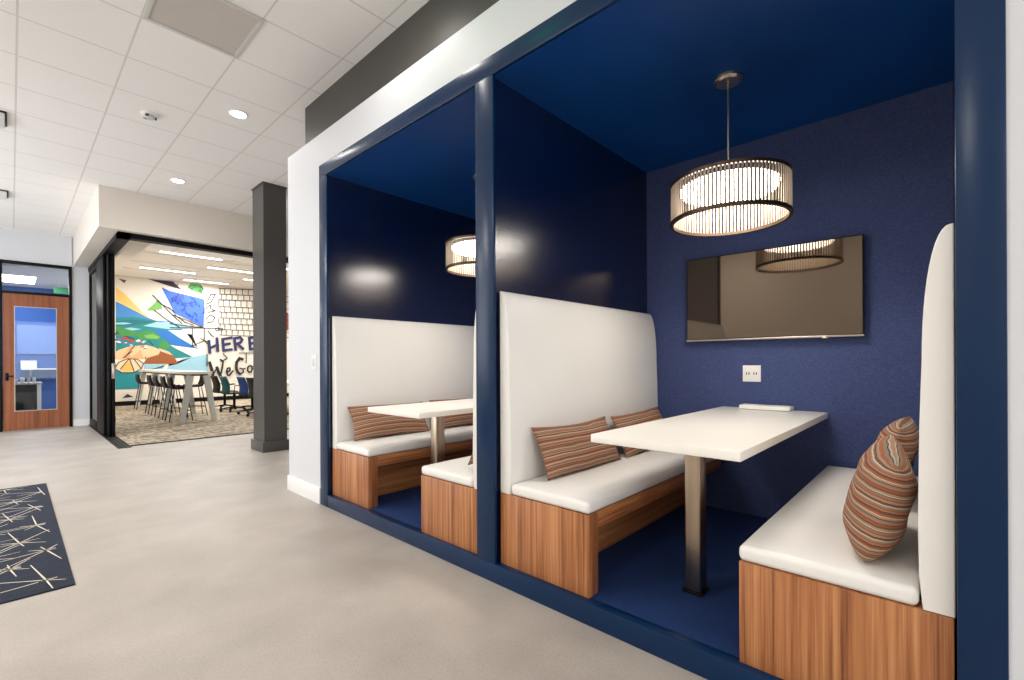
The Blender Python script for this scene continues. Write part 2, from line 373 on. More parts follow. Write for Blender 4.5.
LINES=[
('ink',0.025,[(2.809,3.182),(3.015,2.945),(3.313,2.601),(3.518,2.397)]),
('ink',0.025,[(2.893,3.025),(3.314,2.755)]),
('ink',0.025,[(2.843,2.75),(3.112,2.511),(3.466,2.269)]),
('ink',0.025,[(2.99,2.943),(3.213,2.84),(3.339,2.695)]),
('ink',0.025,[(3.549,3.71),(3.419,3.57),(3.317,3.496)]),
('ink',0.025,[(3.22,2.257),(4.51,2.303)]),
('ink',0.025,[(3.782,2.249),(3.78,1.744)]),
('ink',0.025,[(4.092,2.264),(4.091,1.897)]),
('ink',0.025,[(3.75,1.707),(4.091,1.897),(4.217,1.753)]),
('ink',0.025,[(4.187,2.195),(4.346,2.016),(4.25,2.105)]),
('ink',0.025,[(4.159,3.077),(4.271,3.346),(4.4,3.378),(4.286,3.126),(4.158,3.04)]),
('ink',0.025,[(4.126,2.891),(4.254,3.03),(4.269,2.902),(4.398,2.856),(4.189,2.785)]),
('ink',0.025,[(4.125,2.56),(4.253,2.716),(4.381,2.65),(4.316,2.498),(4.156,2.451)]),
('ink',0.025,[(3.337,2.651),(3.572,2.453),(3.813,2.359)]),
('ink',0.025,[(3.513,2.521),(3.602,2.419)]),
('ink',0.025,[(3.279,2.647),(3.662,2.495),(4.061,2.299)]),
('ink',0.025,[(3.22,2.38),(3.512,2.343),(4.061,2.299)]),
('ink',0.025,[(4.035,3.652),(4.225,3.748)]),
('ink',0.025,[(3.458,3.654),(3.636,3.568)]),
('ink',0.025,[(3.399,3.682),(3.547,3.594)]),
('ink',0.025,[(4.396,2.279),(4.477,2.32),(4.493,2.227),(4.412,2.224),(4.396,2.279)]),
('ink',0.025,[(4.543,2.286),(4.592,2.307),(4.576,2.231)]),
('ink',0.025,[(4.499,3.669),(4.471,2.357)]),
('ink',0.025,[(4.45,3.664),(4.549,3.694)]),
('ink',0.02,[(1.948,1.056),(2.038,1.224),(2.23,1.332),(2.45,1.317),(2.587,1.19),(2.537,1.048),(2.375,0.94),(2.108,0.939),(1.948,1.056)]),
('ink',0.02,[(2.254,1.317),(2.073,1.039)]),
('ink',0.02,[(2.278,1.317),(2.375,0.971)]),
('ink',0.02,[(2.376,1.317),(2.537,1.048)]),
('ink',0.02,[(2.134,1.348),(2.328,1.536)]),
('ink',0.02,[(2.626,1.317),(2.639,1.381)]),
('ink',0.02,[(2.378,1.694),(2.182,1.379)]),
('ink',0.02,[(1.97,1.992),(1.994,2.085),(2.041,2.026)]),
('ink',0.02,[(2.184,1.969),(2.378,1.882)]),
('ink',0.02,[(2.704,1.86),(2.806,1.735)]),
('facet',0.02,[(3.459,3.181),(3.549,3.266),(3.545,3.121)]),
('facet',0.02,[(3.265,3.074),(3.302,3.09),(3.288,3.033)]),
('facet',0.02,[(3.532,2.806),(3.578,2.859),(3.631,2.693)]),
('facet',0.02,[(3.647,3.003),(3.766,3.095),(3.779,2.952)]),
('facet',0.02,[(3.328,3.217),(3.388,3.167),(3.366,3.134)]),
('facet',0.02,[(3.693,3.004),(3.777,3.09),(3.716,2.951)]),
('facet',0.02,[(3.725,2.959),(3.788,2.949),(3.802,2.903)]),
('facet',0.02,[(3.81,2.744),(3.868,2.735),(3.898,2.635)]),
('facet',0.02,[(3.762,3.041),(3.883,3.121),(3.834,2.942)]),
('facet',0.02,[(3.333,3.058),(3.371,3.031),(3.448,2.982)]),
('facet',0.02,[(3.874,2.995),(3.971,2.986),(3.97,2.925)]),
('facet',0.02,[(3.845,2.553),(3.922,2.528),(3.868,2.454)]),
('facet',0.02,[(3.698,2.611),(3.805,2.657),(3.765,2.519)]),
('facet',0.02,[(3.239,3.101),(3.288,3.173),(3.261,3.0)]),
('facet',0.02,[(3.317,3.164),(3.383,3.105),(3.341,3.091)]),
('facet',0.02,[(3.625,2.722),(3.73,2.664),(3.677,2.653)]),
('facet',0.02,[(3.483,2.803),(3.599,2.874),(3.521,2.749)]),
('facet',0.02,[(3.392,3.039),(3.476,3.088),(3.407,2.967)]),
('facet',0.02,[(3.492,2.962),(3.607,2.938),(3.575,2.878)]),
('facet',0.02,[(3.722,3.2),(3.836,3.161),(3.857,3.105)]),
('facet',0.02,[(3.509,3.043),(3.553,3.023),(3.532,3.003)]),
('facet',0.02,[(3.375,3.19),(3.438,3.275),(3.389,3.142)]),
('facet',0.02,[(3.296,3.121),(3.333,3.059),(3.391,3.082)]),
('facet',0.02,[(3.406,3.098),(3.472,3.171),(3.533,2.986)]),
('facet',0.02,[(3.564,2.979),(3.607,3.054),(3.624,2.925)]),
('facet',0.02,[(3.838,3.112),(3.877,3.034),(3.927,3.07)]),
('ink',0.015,[(3.886,3.662),(3.889,3.584)]),
('ink',0.015,[(3.989,3.479),(3.96,3.428)]),
('ink',0.015,[(3.764,3.433),(3.768,3.365)]),
('ink',0.015,[(3.817,3.597),(3.855,3.523)]),
('ink',0.015,[(3.986,3.447),(4.025,3.384)]),
('ink',0.015,[(3.784,3.508),(3.766,3.476)]),
('ink',0.015,[(3.72,3.57),(3.691,3.503)]),
('ink',0.015,[(4.02,3.556),(4.075,3.482)]),
('ink',0.015,[(4.02,3.58),(3.985,3.535)]),
('grid',0.022,[(4.499,3.564),(5.551,3.638),(6.86,3.732)]),
('grid',0.022,[(4.498,3.388),(5.55,3.441),(6.859,3.523)]),
('grid',0.022,[(4.497,3.209),(5.549,3.264),(6.858,3.334)]),
('grid',0.022,[(4.496,2.995),(5.548,3.028),(6.857,3.083)]),
('grid',0.022,[(4.496,2.815),(5.547,2.85),(6.856,2.895)]),
('grid',0.022,[(4.495,2.639),(5.546,2.653),(6.855,2.686)]),
('grid',0.022,[(4.494,2.441),(5.546,2.456),(6.855,2.477)]),
('grid',0.022,[(4.493,2.265),(5.545,2.26),(6.854,2.268)]),
('grid',0.022,[(4.493,2.085),(5.544,2.082),(6.853,2.08)]),
('grid',0.022,[(4.486,3.668),(4.479,3.573)]),
('grid',0.022,[(4.618,3.677),(4.611,3.581)]),
('grid',0.022,[(4.785,3.689),(4.778,3.592)]),
('grid',0.022,[(4.955,3.701),(4.948,3.602)]),
('grid',0.022,[(5.128,3.713),(5.121,3.612)]),
('grid',0.022,[(5.304,3.726),(5.296,3.623)]),
('grid',0.022,[(5.464,3.737),(5.457,3.633)]),
('grid',0.022,[(5.609,3.748),(5.602,3.642)]),
('grid',0.022,[(5.793,3.761),(5.785,3.653)]),
('grid',0.022,[(5.981,3.774),(5.972,3.664)]),
('grid',0.022,[(6.21,3.79),(6.201,3.678)]),
('grid',0.022,[(6.443,3.807),(6.435,3.692)]),
('grid',0.022,[(6.682,3.824),(6.674,3.707)]),
('grid',0.022,[(4.525,3.579),(4.518,3.39)]),
('grid',0.022,[(4.657,3.587),(4.65,3.397)]),
('grid',0.022,[(4.825,3.599),(4.818,3.406)]),
('grid',0.022,[(4.996,3.61),(4.988,3.415)]),
('grid',0.022,[(5.169,3.621),(5.162,3.424)]),
('grid',0.022,[(5.346,3.633),(5.338,3.433)]),
('grid',0.022,[(5.507,3.644),(5.499,3.441)]),
('grid',0.022,[(5.653,3.654),(5.645,3.448)]),
('grid',0.022,[(5.838,3.666),(5.829,3.458)]),
('grid',0.022,[(6.025,3.678),(6.017,3.468)]),
('grid',0.022,[(6.255,3.694),(6.247,3.48)]),
('grid',0.022,[(6.49,3.709),(6.481,3.492)]),
('grid',0.022,[(6.73,3.725),(6.721,3.504)]),
('grid',0.022,[(4.564,3.395),(4.557,3.225)]),
('grid',0.022,[(4.697,3.403),(4.689,3.231)]),
('grid',0.022,[(4.865,3.412),(4.858,3.238)]),
('grid',0.022,[(5.037,3.422),(5.029,3.246)]),
('grid',0.022,[(5.211,3.432),(5.203,3.253)]),
('grid',0.022,[(5.388,3.442),(5.38,3.261)]),
('grid',0.022,[(5.55,3.452),(5.542,3.268)]),
('grid',0.022,[(5.696,3.46),(5.688,3.274)]),
('grid',0.022,[(5.881,3.471),(5.873,3.282)]),
('grid',0.022,[(6.07,3.482),(6.062,3.291)]),
('grid',0.022,[(6.301,3.495),(6.292,3.301)]),
('grid',0.022,[(6.537,3.508),(6.528,3.311)]),
('grid',0.022,[(6.778,3.522),(6.769,3.321)]),
('grid',0.022,[(4.484,3.219),(4.477,2.993)]),
('grid',0.022,[(4.616,3.225),(4.609,2.998)]),
('grid',0.022,[(4.783,3.233),(4.776,3.003)]),
('grid',0.022,[(4.953,3.241),(4.945,3.008)]),
('grid',0.022,[(5.126,3.25),(5.118,3.014)]),
('grid',0.022,[(5.302,3.258),(5.294,3.02)]),
('grid',0.022,[(5.462,3.266),(5.454,3.025)]),
('grid',0.022,[(5.607,3.273),(5.599,3.029)]),
('grid',0.022,[(5.791,3.282),(5.783,3.035)]),
('grid',0.022,[(5.978,3.292),(5.97,3.041)]),
('grid',0.022,[(6.207,3.303),(6.198,3.049)]),
('grid',0.022,[(6.441,3.314),(6.432,3.056)]),
('grid',0.022,[(6.68,3.326),(6.671,3.064)]),
('grid',0.022,[(4.523,2.997),(4.515,2.828)]),
('grid',0.022,[(4.655,3.002),(4.648,2.831)]),
('grid',0.022,[(4.823,3.009),(4.815,2.835)]),
('grid',0.022,[(4.993,3.015),(4.986,2.839)]),
('grid',0.022,[(5.167,3.022),(5.159,2.843)]),
('grid',0.022,[(5.343,3.028),(5.335,2.848)]),
('grid',0.022,[(5.505,3.034),(5.497,2.851)]),
('grid',0.022,[(5.65,3.04),(5.642,2.855)]),
('grid',0.022,[(5.835,3.047),(5.827,2.859)]),
('grid',0.022,[(6.023,3.054),(6.014,2.864)]),
('grid',0.022,[(6.253,3.063),(6.244,2.869)]),
('grid',0.022,[(6.487,3.072),(6.479,2.875)]),
('grid',0.022,[(6.727,3.081),(6.718,2.88)]),
('grid',0.022,[(4.562,2.831),(4.554,2.643)]),
('grid',0.022,[(4.694,2.835),(4.687,2.645)]),
('grid',0.022,[(4.863,2.84),(4.855,2.648)]),
('grid',0.022,[(5.034,2.845),(5.026,2.65)]),
('grid',0.022,[(5.208,2.851),(5.2,2.653)]),
('grid',0.022,[(5.385,2.856),(5.377,2.655)]),
('grid',0.022,[(5.547,2.861),(5.539,2.658)]),
('grid',0.022,[(5.693,2.865),(5.685,2.66)]),
('grid',0.022,[(5.879,2.87),(5.87,2.662)]),
('grid',0.022,[(6.068,2.876),(6.059,2.665)]),
('grid',0.022,[(6.298,2.883),(6.29,2.669)]),
('grid',0.022,[(6.534,2.89),(6.525,2.672)]),
('grid',0.022,[(6.775,2.897),(6.766,2.676)]),
('grid',0.022,[(4.482,2.638),(4.475,2.451)]),
('grid',0.022,[(4.614,2.641),(4.606,2.452)]),
('grid',0.022,[(4.781,2.644),(4.773,2.453)]),
('grid',0.022,[(4.951,2.648),(4.943,2.453)]),
('grid',0.022,[(5.123,2.651),(5.116,2.454)]),
('grid',0.022,[(5.299,2.655),(5.291,2.455)]),
('grid',0.022,[(5.46,2.658),(5.452,2.456)]),
('grid',0.022,[(5.605,2.661),(5.596,2.457)]),
('grid',0.022,[(5.789,2.665),(5.78,2.458)]),
('grid',0.022,[(5.976,2.669),(5.967,2.459)]),
('grid',0.022,[(6.205,2.673),(6.196,2.46)]),
('grid',0.022,[(6.438,2.678),(6.429,2.461)]),
('grid',0.022,[(6.677,2.683),(6.668,2.462)]),
('grid',0.022,[(4.52,2.454),(4.513,2.266)]),
('grid',0.022,[(4.653,2.455),(4.645,2.265)]),
('grid',0.022,[(4.821,2.457),(4.813,2.265)]),
('grid',0.022,[(4.991,2.459),(4.983,2.264)]),
('grid',0.022,[(5.165,2.461),(5.157,2.263)]),
('grid',0.022,[(5.341,2.463),(5.333,2.263)]),
('grid',0.022,[(5.502,2.464),(5.494,2.262)]),
('grid',0.022,[(5.648,2.466),(5.639,2.261)]),
('grid',0.022,[(5.832,2.468),(5.824,2.261)]),
('grid',0.022,[(6.02,2.47),(6.012,2.26)]),
('grid',0.022,[(6.25,2.473),(6.241,2.259)]),
('grid',0.022,[(6.485,2.475),(6.476,2.258)]),
('grid',0.022,[(6.725,2.478),(6.715,2.257)]),
('grid',0.022,[(4.559,2.268),(4.552,2.099)]),
('grid',0.022,[(4.692,2.268),(4.685,2.097)]),
('grid',0.022,[(4.86,2.269),(4.853,2.095)]),
('grid',0.022,[(5.032,2.269),(5.024,2.093)]),
('grid',0.022,[(5.206,2.269),(5.198,2.091)]),
('grid',0.022,[(5.383,2.269),(5.375,2.089)]),
('grid',0.022,[(5.545,2.27),(5.537,2.087)]),
('grid',0.022,[(5.691,2.27),(5.683,2.085)]),
('grid',0.022,[(5.876,2.27),(5.868,2.083)]),
('grid',0.022,[(6.065,2.271),(6.056,2.08)]),
('grid',0.022,[(6.296,2.271),(6.287,2.077)]),
('grid',0.022,[(6.531,2.272),(6.522,2.075)]),
('grid',0.022,[(6.772,2.272),(6.763,2.072)]),
('ink',0.05,[(4.476,3.685),(4.471,2.339)]),
('ink',0.05,[(5.479,3.705),(5.476,2.998)]),
('ink',0.03,[(5.051,1.519),(5.55,1.524)]),
('ink',0.03,[(5.267,1.499),(5.266,1.193)]),
('ink',0.03,[(4.158,1.862),(3.981,1.96)]),
('ink',0.03,[(4.156,1.468),(4.155,1.116)]),
('ink',0.03,[(4.594,1.493),(4.705,1.366)]),
('navy3',0.085,[(4.208,1.896),(4.228,1.51)]),
('navy3',0.085,[(4.426,1.987),(4.446,1.575)]),
('navy3',0.085,[(4.214,1.656),(4.454,1.777)]),
('navy3',0.085,[(4.584,1.958),(4.609,1.586)]),
('navy3',0.085,[(4.566,1.949),(4.845,2.014)]),
('navy3',0.085,[(4.595,1.772),(4.791,1.82)]),
('navy3',0.085,[(4.609,1.595),(4.843,1.632)]),
('navy3',0.085,[(4.921,1.995),(4.951,1.617)]),
('navy3',0.085,[(4.906,1.986),(5.084,2.031),(5.147,1.959),(5.107,1.871),(4.951,1.798)]),
('navy3',0.085,[(4.998,1.825),(5.177,1.655)]),
('navy3',0.085,[(5.361,2.027),(5.388,1.641)]),
('navy3',0.085,[(5.345,2.013),(5.589,2.066)]),
('navy3',0.085,[(5.369,1.83),(5.563,1.874)]),
('navy3',0.085,[(5.384,1.645),(5.587,1.688)]),
('ink2',0.085,[(4.219,1.219),(4.276,1.01),(4.312,0.801)]),
('ink2',0.04,[(4.312,0.801),(4.37,0.946),(4.422,1.042)]),
('ink2',0.085,[(4.422,1.063),(4.465,0.902),(4.516,0.787)]),
('ink2',0.05,[(4.516,0.787),(4.566,1.027),(4.6,1.281)]),
('ink2',0.04,[(4.6,1.273),(4.511,1.311),(4.548,1.247),(4.705,1.34)]),
('ink2',0.05,[(4.696,0.898),(4.787,0.947),(4.78,1.041),(4.715,1.025),(4.689,0.915),(4.714,0.812),(4.764,0.79),(4.878,0.946)]),
('ink2',0.085,[(5.16,1.315),(5.066,1.35),(4.98,1.216),(4.971,1.022),(5.009,0.891),(5.087,0.829)]),
('ink2',0.045,[(5.087,0.829),(5.174,0.888),(5.166,0.997),(5.072,1.02)]),
('ink2',0.04,[(5.166,0.993),(5.237,1.018)]),
('ink2',0.05,[(5.374,1.104),(5.309,1.052),(5.301,0.951),(5.349,0.885),(5.413,0.905),(5.446,0.993),(5.422,1.086),(5.374,1.104)]),
('ink2',0.035,[(5.43,1.068),(5.495,1.085)]),
]
# ------------------------------------------------------------------ setting (X into the booths, Y along the corridor, Z up; metres)
FX = 1.781                 # plane of the booth front
ZC = 3.62                  # corridor ceiling
D = 1.956                  # step from one booth to the next
def plane(name, x0, x1, y0, y1, z, mat, th=.1):
    return struct(name, [(x0, x1, y0, y1, z-th, z)], mat)
plane('floor', -3.2, 8.2, -5.2, 17.2, 0, 'floor')
o = struct('ceiling', [(-3.2, 8.2, -5.2, 12.36, ZC, ZC+.1)], 'ceiling')
o = struct('floor_meeting_room', [(1.165, 8.0, 8.66, 16.9, 0, .006)], 'carpet')
struct('ceiling_meeting_room', [(.8, 8.2, 8.9, 17.0, 3.66, 3.76)], 'beige_wall')
# booth front wall, white
struct('wall_front', [(FX, 1.90, 3.87, 4.53, 0, 3.13), (FX, 1.90, -.122, 3.87, 2.862, 3.13), (FX, 1.90, -5.1, -.122, 0, 3.13),
                      (1.90, 8.1, 4.43, 4.53, 0, 3.13)], 'white_wall')
struct('wall_above', [(1.912, 8.1, -5.1, 4.45, 3.13, ZC)], 'dark_paint')
struct('baseboard_front', [(FX-.014, FX, 3.872, 4.544, 0, .14), (FX, 8.0, 4.53, 4.544, 0, .14), (FX-.014, FX, -5, -.124, 0, .14)], 'base_white', bev=.004)
# navy booth surround: head, posts and sill
FF = FX-.006
bm = bmesh.new()
for b in ((FF, FX+.012, -.122, 3.87, 2.756, 2.862), (FF, FX+.012, 3.737, 3.87, 0, 2.756), (FF, FX+.012, 1.782, 1.925, .102, 2.756), (FF, FX+.012, -.122, -.024, 0, 2.756)):
    bx(bm, *b, bev=.003)
o = obj('trim_1', bm, 'navy_frame'); o['kind'] = 'structure'; o['label'] = 'navy lacquered surround framing the two booths'
bm = bmesh.new(); bx(bm, FF, FX+.05, -.024, 3.737, 0, .101, bev=.004)
o = obj('trim_2', bm, 'navy_frame'); o['kind'] = 'structure'; o['label'] = 'navy sill along the foot of both booths'
struct('floor_booth', [(FX+.05, 3.62, -.04, 3.752, 0, .1)], 'navy_carpet')
struct('ceiling_booth', [(FX+.012, 3.62, -.1, 3.85, 2.754, 2.85)], 'navy_ceiling')
struct('wall_booth_back', [(3.58, 3.7, -.1, 3.85, .0, 2.754)], 'wallpaper')
struct('wall_booth_divider', [(FX+.012, 3.58, 1.797, 1.908, .1, 2.754)], 'navy_wall')
struct('wall_booth_left', [(FX+.012, 3.58, 3.752, 3.86, .1, 2.754)], 'navy_wall')
struct('wall_booth_right', [(FX+.012, 3.58, -.12, -.04, .1, 2.754)], 'navy_wall')
# far end of the corridor
struct('wall_door', [(-3.2, -.146, 12.2, 12.35, 0, ZC), (-.146, .79, 12.2, 12.35, 3.046, ZC), (.79, 1.41, 12.2, 12.35, 0, 3.07)], 'white_wall')
struct('baseboard_door', [(.795, 1.03, 12.186, 12.2, 0, .13), (-3, -.15, 12.186, 12.2, 0, .13)], 'base_white')
struct('wall_bulkhead', [(.81, 8.1, 8.38, 8.9, 3.06, ZC+.2), (.81, 1.25, 8.9, 12.35, 3.06, ZC+.2)], 'beige_wall')
struct('wall_meeting_left', [(1.25, 1.41, 12.35, 17, 0, 3.66)], 'beige_wall')
struct('wall_meeting_far', [(1.3, 8.1, 16.905, 17.05, 0, 3.7)], 'beige_wall')
struct('wall_meeting_right', [(8.0, 8.15, 4.5, 17, 0, 3.7)], 'white_wall')
struct('baseboard_meeting', [(1.41, 8, 16.885, 16.903, 0, .13), (1.2, 1.42, 12.18, 12.2, 0, .13)], 'black_metal')
# black sliding track round the open corner
struct('trim_3', [(1.02, 1.17, 8.50, 12.19, 2.985, 3.058), (1.02, 8.0, 8.50, 8.65, 2.985, 3.058)], 'black_metal')
tr = [(1.015, 1.165, 8.49, 12.19, .0, .006)] + [(x, x+.012, 8.5, 12.19, .006, .014) for x in (1.015, 1.055, 1.1, 1.15)] + [(1.165, 8, 8.62, 8.66, 0, .012)]
struct('trim_4', tr, 'black_metal')
# opposite side of the corridor and the end behind, never in the picture but lighting it
struct('wall_opposite', [(-3.2, -3.05, -5.1, 5.6, 0, ZC), (-3.2, -3.05, 5.6, 11.6, 0, .5), (-3.2, -3.05, 5.6, 11.6, 3.1, ZC), (-3.2, -3.05, 11.6, 12.3, 0, ZC)], 'beige_wall')
struct('wall_end', [(-3.2, 1.9, -5.15, -5.0, 0, .5), (-3.2, 1.9, -5.15, -5.0, 3.1, ZC), (-3.2, -2.7, -5.15, -5.0, .5, 3.1), (1.5, 1.9, -5.15, -5.0, .5, 3.1)], 'white_wall')
def added_window(name, axis, at, a0, a1, n):
    bm = bmesh.new()
    step = (a1-a0)/n
    for k in range(n+1):
        p = a0 + k*step
        bx(bm, *((at-.04, at+.04, p-.03, p+.03) if axis == 'x' else (p-.03, p+.03, at-.04, at+.04)), .5, 3.1)
    for z in (.5, 3.06):
        bx(bm, *((at-.04, at+.04, a0, a1) if axis == 'x' else (a0, a1, at-.04, at+.04)), z, z+.04)
    o = obj(name, bm, 'light_grey', smooth=False); o['kind'] = 'structure'
    bm = bmesh.new(); bx(bm, *((at-.005, at+.005, a0, a1) if axis == 'x' else (a0, a1, at-.005, at+.005)), .52, 3.08)
    obj('pane', bm, 'glass', o, smooth=False)
added_window('added_window_2', 'x', -3.12, 5.6, 11.6, 4)  # unseen side window, invented to bring fill daylight into the corridor
added_window('added_window_3', 'y', -5.08, -2.7, 1.5, 3)  # unseen end window, added behind the camera for more daylight

# wooden door with its black frame and transom light
bm = bmesh.new()
for b in ((-.146, -.108, 12.17, 12.3, 0, 3.046), (.748, .79, 12.17, 12.3, 0, 3.046), (-.108, .748, 12.17, 12.3, 2.463, 2.505), (-.108, .748, 12.17, 12.3, 3.0, 3.046)): bx(bm, *b, bev=.003)
o = obj('trim_5', bm, 'black_metal'); o['kind'] = 'structure'
bm = bmesh.new(); bx(bm, -.106, .746, 12.23, 12.24, 2.505, 3.0); o = obj('added_window_1', bm, 'glass', smooth=False); o['kind'] = 'structure'
bm = bmesh.new()
for b in ((-.105, .034, 12.19, 12.235, .01, 2.46), (.582, .745, 12.19, 12.235, .01, 2.46), (.034, .582, 12.19, 12.235, .01, .345), (.034, .582, 12.19, 12.235, 2.235, 2.46)): bx(bm, *b)
door = obj('door_1', bm, 'door_wood', smooth=False); door['kind'] = 'structure'; door['label'] = 'walnut door with a tall narrow glass pane at the corridor end'
bm = bmesh.new(); bx(bm, .03, .586, 12.208, 12.216, .34, 2.24); obj('pane', bm, 'door_glass', door, smooth=False)
bm = bmesh.new()
for b in ((.034, .044, 12.184, 12.192, .345, 2.235), (.572, .582, 12.184, 12.192, .345, 2.235), (.044, .572, 12.184, 12.192, .345, .356), (.044, .572, 12.184, 12.192, 2.224, 2.235)): bx(bm, *b)
obj('glazing_bead', bm, 'grey_metal', door, smooth=False)
bm = bmesh.new(); bx(bm, -.075, -.035, 12.178, 12.19, .9, 1.04, bev=.004); tube(bm, [(-.055, 12.18, .98), (-.055, 12.135, .98), (.03, 12.13, .98)], .011)
obj('handle', bm, 'black_metal', door)

# office seen through that door
struct('floor_office', [(-1.6, 2.0, 12.35, 15.6, 0, .004)], 'carpet')
struct('wall_office', [(-1.6, 1.24, 15.6, 15.7, 0, 2.98)], 'office_blue')
struct('wall_office_side', [(1.14, 1.24, 12.36, 15.6, 0, 2.98), (-1.7, -1.6, 12.36, 15.7, 0, 2.98)], 'white_wall')
struct('ceiling_office', [(-1.7, 1.24, 12.36, 15.7, 2.98, 3.1)], 'white_wall')
o = struct('window_board', [(.09, 1.1, 15.565, 15.598, 1.43, 2.1)], 'board'); del o['kind']; o.name = 'pinboard'
tag(o, 'pale blue rectangular wall board seen through the door glass', 'board')
t = thing('wall_shelf', 'white wall shelf on the blue wall behind the door glass', 'shelf', (.6, 15.6, 1.06))
bm = bmesh.new(); bx(bm, -.45, .5, -.26, 0, 0, .03, bev=.004); obj('board', bm, 'white_plastic', t)
for x in (-.3, .35):
    bm = bmesh.new(); bar(bm, (x, -.2, -.005), (x, -.01, -.14), .02, .02); bx(bm, x-.012, x+.012, -.02, 0, -.16, 0); obj('bracket', bm, 'grey_metal', t)
t = thing('storage_box', 'small white box standing on the shelf in the blue office', 'box', (.27, 15.47, 1.09))
bm = bmesh.new(); bx(bm, -.13, .13, -.1, .1, 0, .17, bev=.008); obj('body', bm, 'white_plastic', t)
bm = bmesh.new(); bx(bm, -.135, .135, -.105, .105, .165, .19, bev=.006); obj('lid', bm, 'light_grey', t)
t = thing('office_desk', 'dark desk with a pale leg panel behind the door glass', 'desk', (-.2, 13.2, 0))
bm = bmesh.new(); bx(bm, -.6, .62, 0, .7, .79, .825, bev=.004); obj('top', bm, 'grey_metal', t)
for x in (-.58, .545):
    bm = bmesh.new(); bx(bm, x, x+.06, .02, .68, .004, .79, bev=.003); obj('leg', bm, 'laminate', t)
bm = bmesh.new(); bx(bm, -.52, .545, .06, .09, .12, .79, bev=.003); obj('modesty_panel', bm, 'black_plastic', t)
for k, (x, r, hh, m, d) in enumerate(((-.04, .03, .10, 'white_plastic', 'tall white cup at the left end of the desk top'), (.035, .026, .085, 'light_grey', 'pale grey cup, second from the left on the desk'), (.115, .034, .105, 'white_plastic', 'wide white cup in the middle of the desk'), (.2, .026, .09, 'grey_metal', 'grey metal cup beside the wide white cup'), (.275, .027, .1, 'light_grey', 'grey cup nearest the pale leg of the desk'))):
    bm = bmesh.new(); lathe(bm, [(0, 0), (r*.8, 0), (r, hh), (r*.9, hh), (r*.72, .006), (0, .006)], 20)
    tag(obj('desk_cup', bm, m, loc=(x+.03, 13.32, .825)), d, 'cup', 'cups on the office desk')
t = thing('exit_sign', 'small green sign high in the office behind the transom glass', 'sign', (.78, 14.6, 2.98))  # solid panel modelled in place of the exit sign's reflection in the transom
bm = bmesh.new(); bx(bm, -.13, .13, -.012, .012, -.2, -.06, bev=.006); obj('panel', bm, 'green', t)
bm = bmesh.new(); tube(bm, [(0, 0, -.06), (0, 0, 0)], .008); obj('stem', bm, 'grey_metal', t)

# dark structural column
bm = bmesh.new(); bx(bm, 2.296, 2.59, 6.655, 7.06, 0, ZC)
o = obj('column', bm, 'column_paint', smooth=False); o['kind'] = 'structure'; o['label'] = 'charcoal square column in front of the meeting room'
bm = bmesh.new(); bx(bm, 2.268, 2.618, 6.627, 7.088, 0, .14, bev=.004); bx(bm, 2.285, 2.6, 6.645, 7.07, ZC-.02, ZC-.001); obj('base_trim', bm, 'column_paint', o)

# sliding glass panels parked in the track
for k, (x, y0, y1, n0) in enumerate(((1.03, 10.15, 12.17, .85), (1.072, 9.97, 11.5, .46), (1.118, 9.93, 11.95, .22))):
    bm = bmesh.new()
    for b in ((y0, y0+n0, .016, 2.99), (y1-.09, y1, .016, 2.99), (y0+n0, y1-.09, .016, .14), (y0+n0, y1-.09, 2.9, 2.99)):
        bx(bm, x, x+.036, *b, bev=.003)
    o = obj('door_%d' % (k+2), bm, 'black_metal'); o['kind'] = 'structure'
    o['label'] = ('outermost', 'middle', 'innermost')[k] + ' black framed sliding glass panel of the meeting room'
    bm = bmesh.new(); bx(bm, x+.014, x+.022, y0+n0-.005, y1-.085, .13, 2.91); obj('pane', bm, 'glass', o, smooth=False)
    if k == 2:
        bm = bmesh.new(); bx(bm, x-.008, x+.044, y0-.012, y0+.02, .95, 1.2, bev=.004); obj('handle', bm, 'chrome', o)

# ------------------------------------------------------------------ ceiling fittings
def downlight(y, label, x=1.508, k=1.):
    t = thing('downlight', label, 'ceiling light', (x, y, ZC), 0, 'round recessed downlights')
    bm = bmesh.new(); lathe(bm, [(.064, 0), (.082, -.001), (.083, -.008), (.077, -.011), (.064, -.006)], 40, close=True); obj('trim_ring', bm, 'white_plastic', t)
    bm = bmesh.new(); lathe(bm, [(0, -.004), (.065, -.004), (.065, -.0005), (0, -.0005)], 40); obj('lens', bm, 'downlight_lens', t)
    l = bpy.data.lights.new('downlight_beam', 'SPOT'); l.energy = P_DOWN*k; l.spot_size = math.radians(150); l.spot_blend = .9; l.shadow_soft_size = .08; l.color = (1, .96, .9)
    lo = bpy.data.objects.new('beam', l); C.objects.link(lo); lo.parent = t; lo.location = (0, 0, -.03)
P_DOWN = 26
downlight(5.0175, 'round recessed downlight nearer the booths, beside the dark wall')
downlight(7.4375, 'round recessed downlight farther down the corridor, before the beige bulkhead')
for k, y in enumerate((2.5975, .1775, -2.2425)):
    downlight(y, ('round recessed downlight in front of the left booth', 'round recessed downlight in front of the right booth', 'round recessed downlight farthest behind the viewpoint')[k], k=(.7, .15, .3)[k])
t = thing('air_grille', 'square perforated grey air grille among the ceiling tiles', 'vent', (.9275, 3.8, ZC))
bm = bmesh.new(); bx(bm, -.285, .285, -.285, .285, -.004, 0); obj('perforated_face', bm, 'perforated', t, smooth=False)
bm = bmesh.new()
for b in ((-.3, .3, -.3, -.27), (-.3, .3, .27, .3), (-.3, -.27, -.27, .27), (.27, .3, -.27, .27)): bx(bm, *b, -.012, 0, bev=.003)
obj('frame', bm, 'light_grey', t)
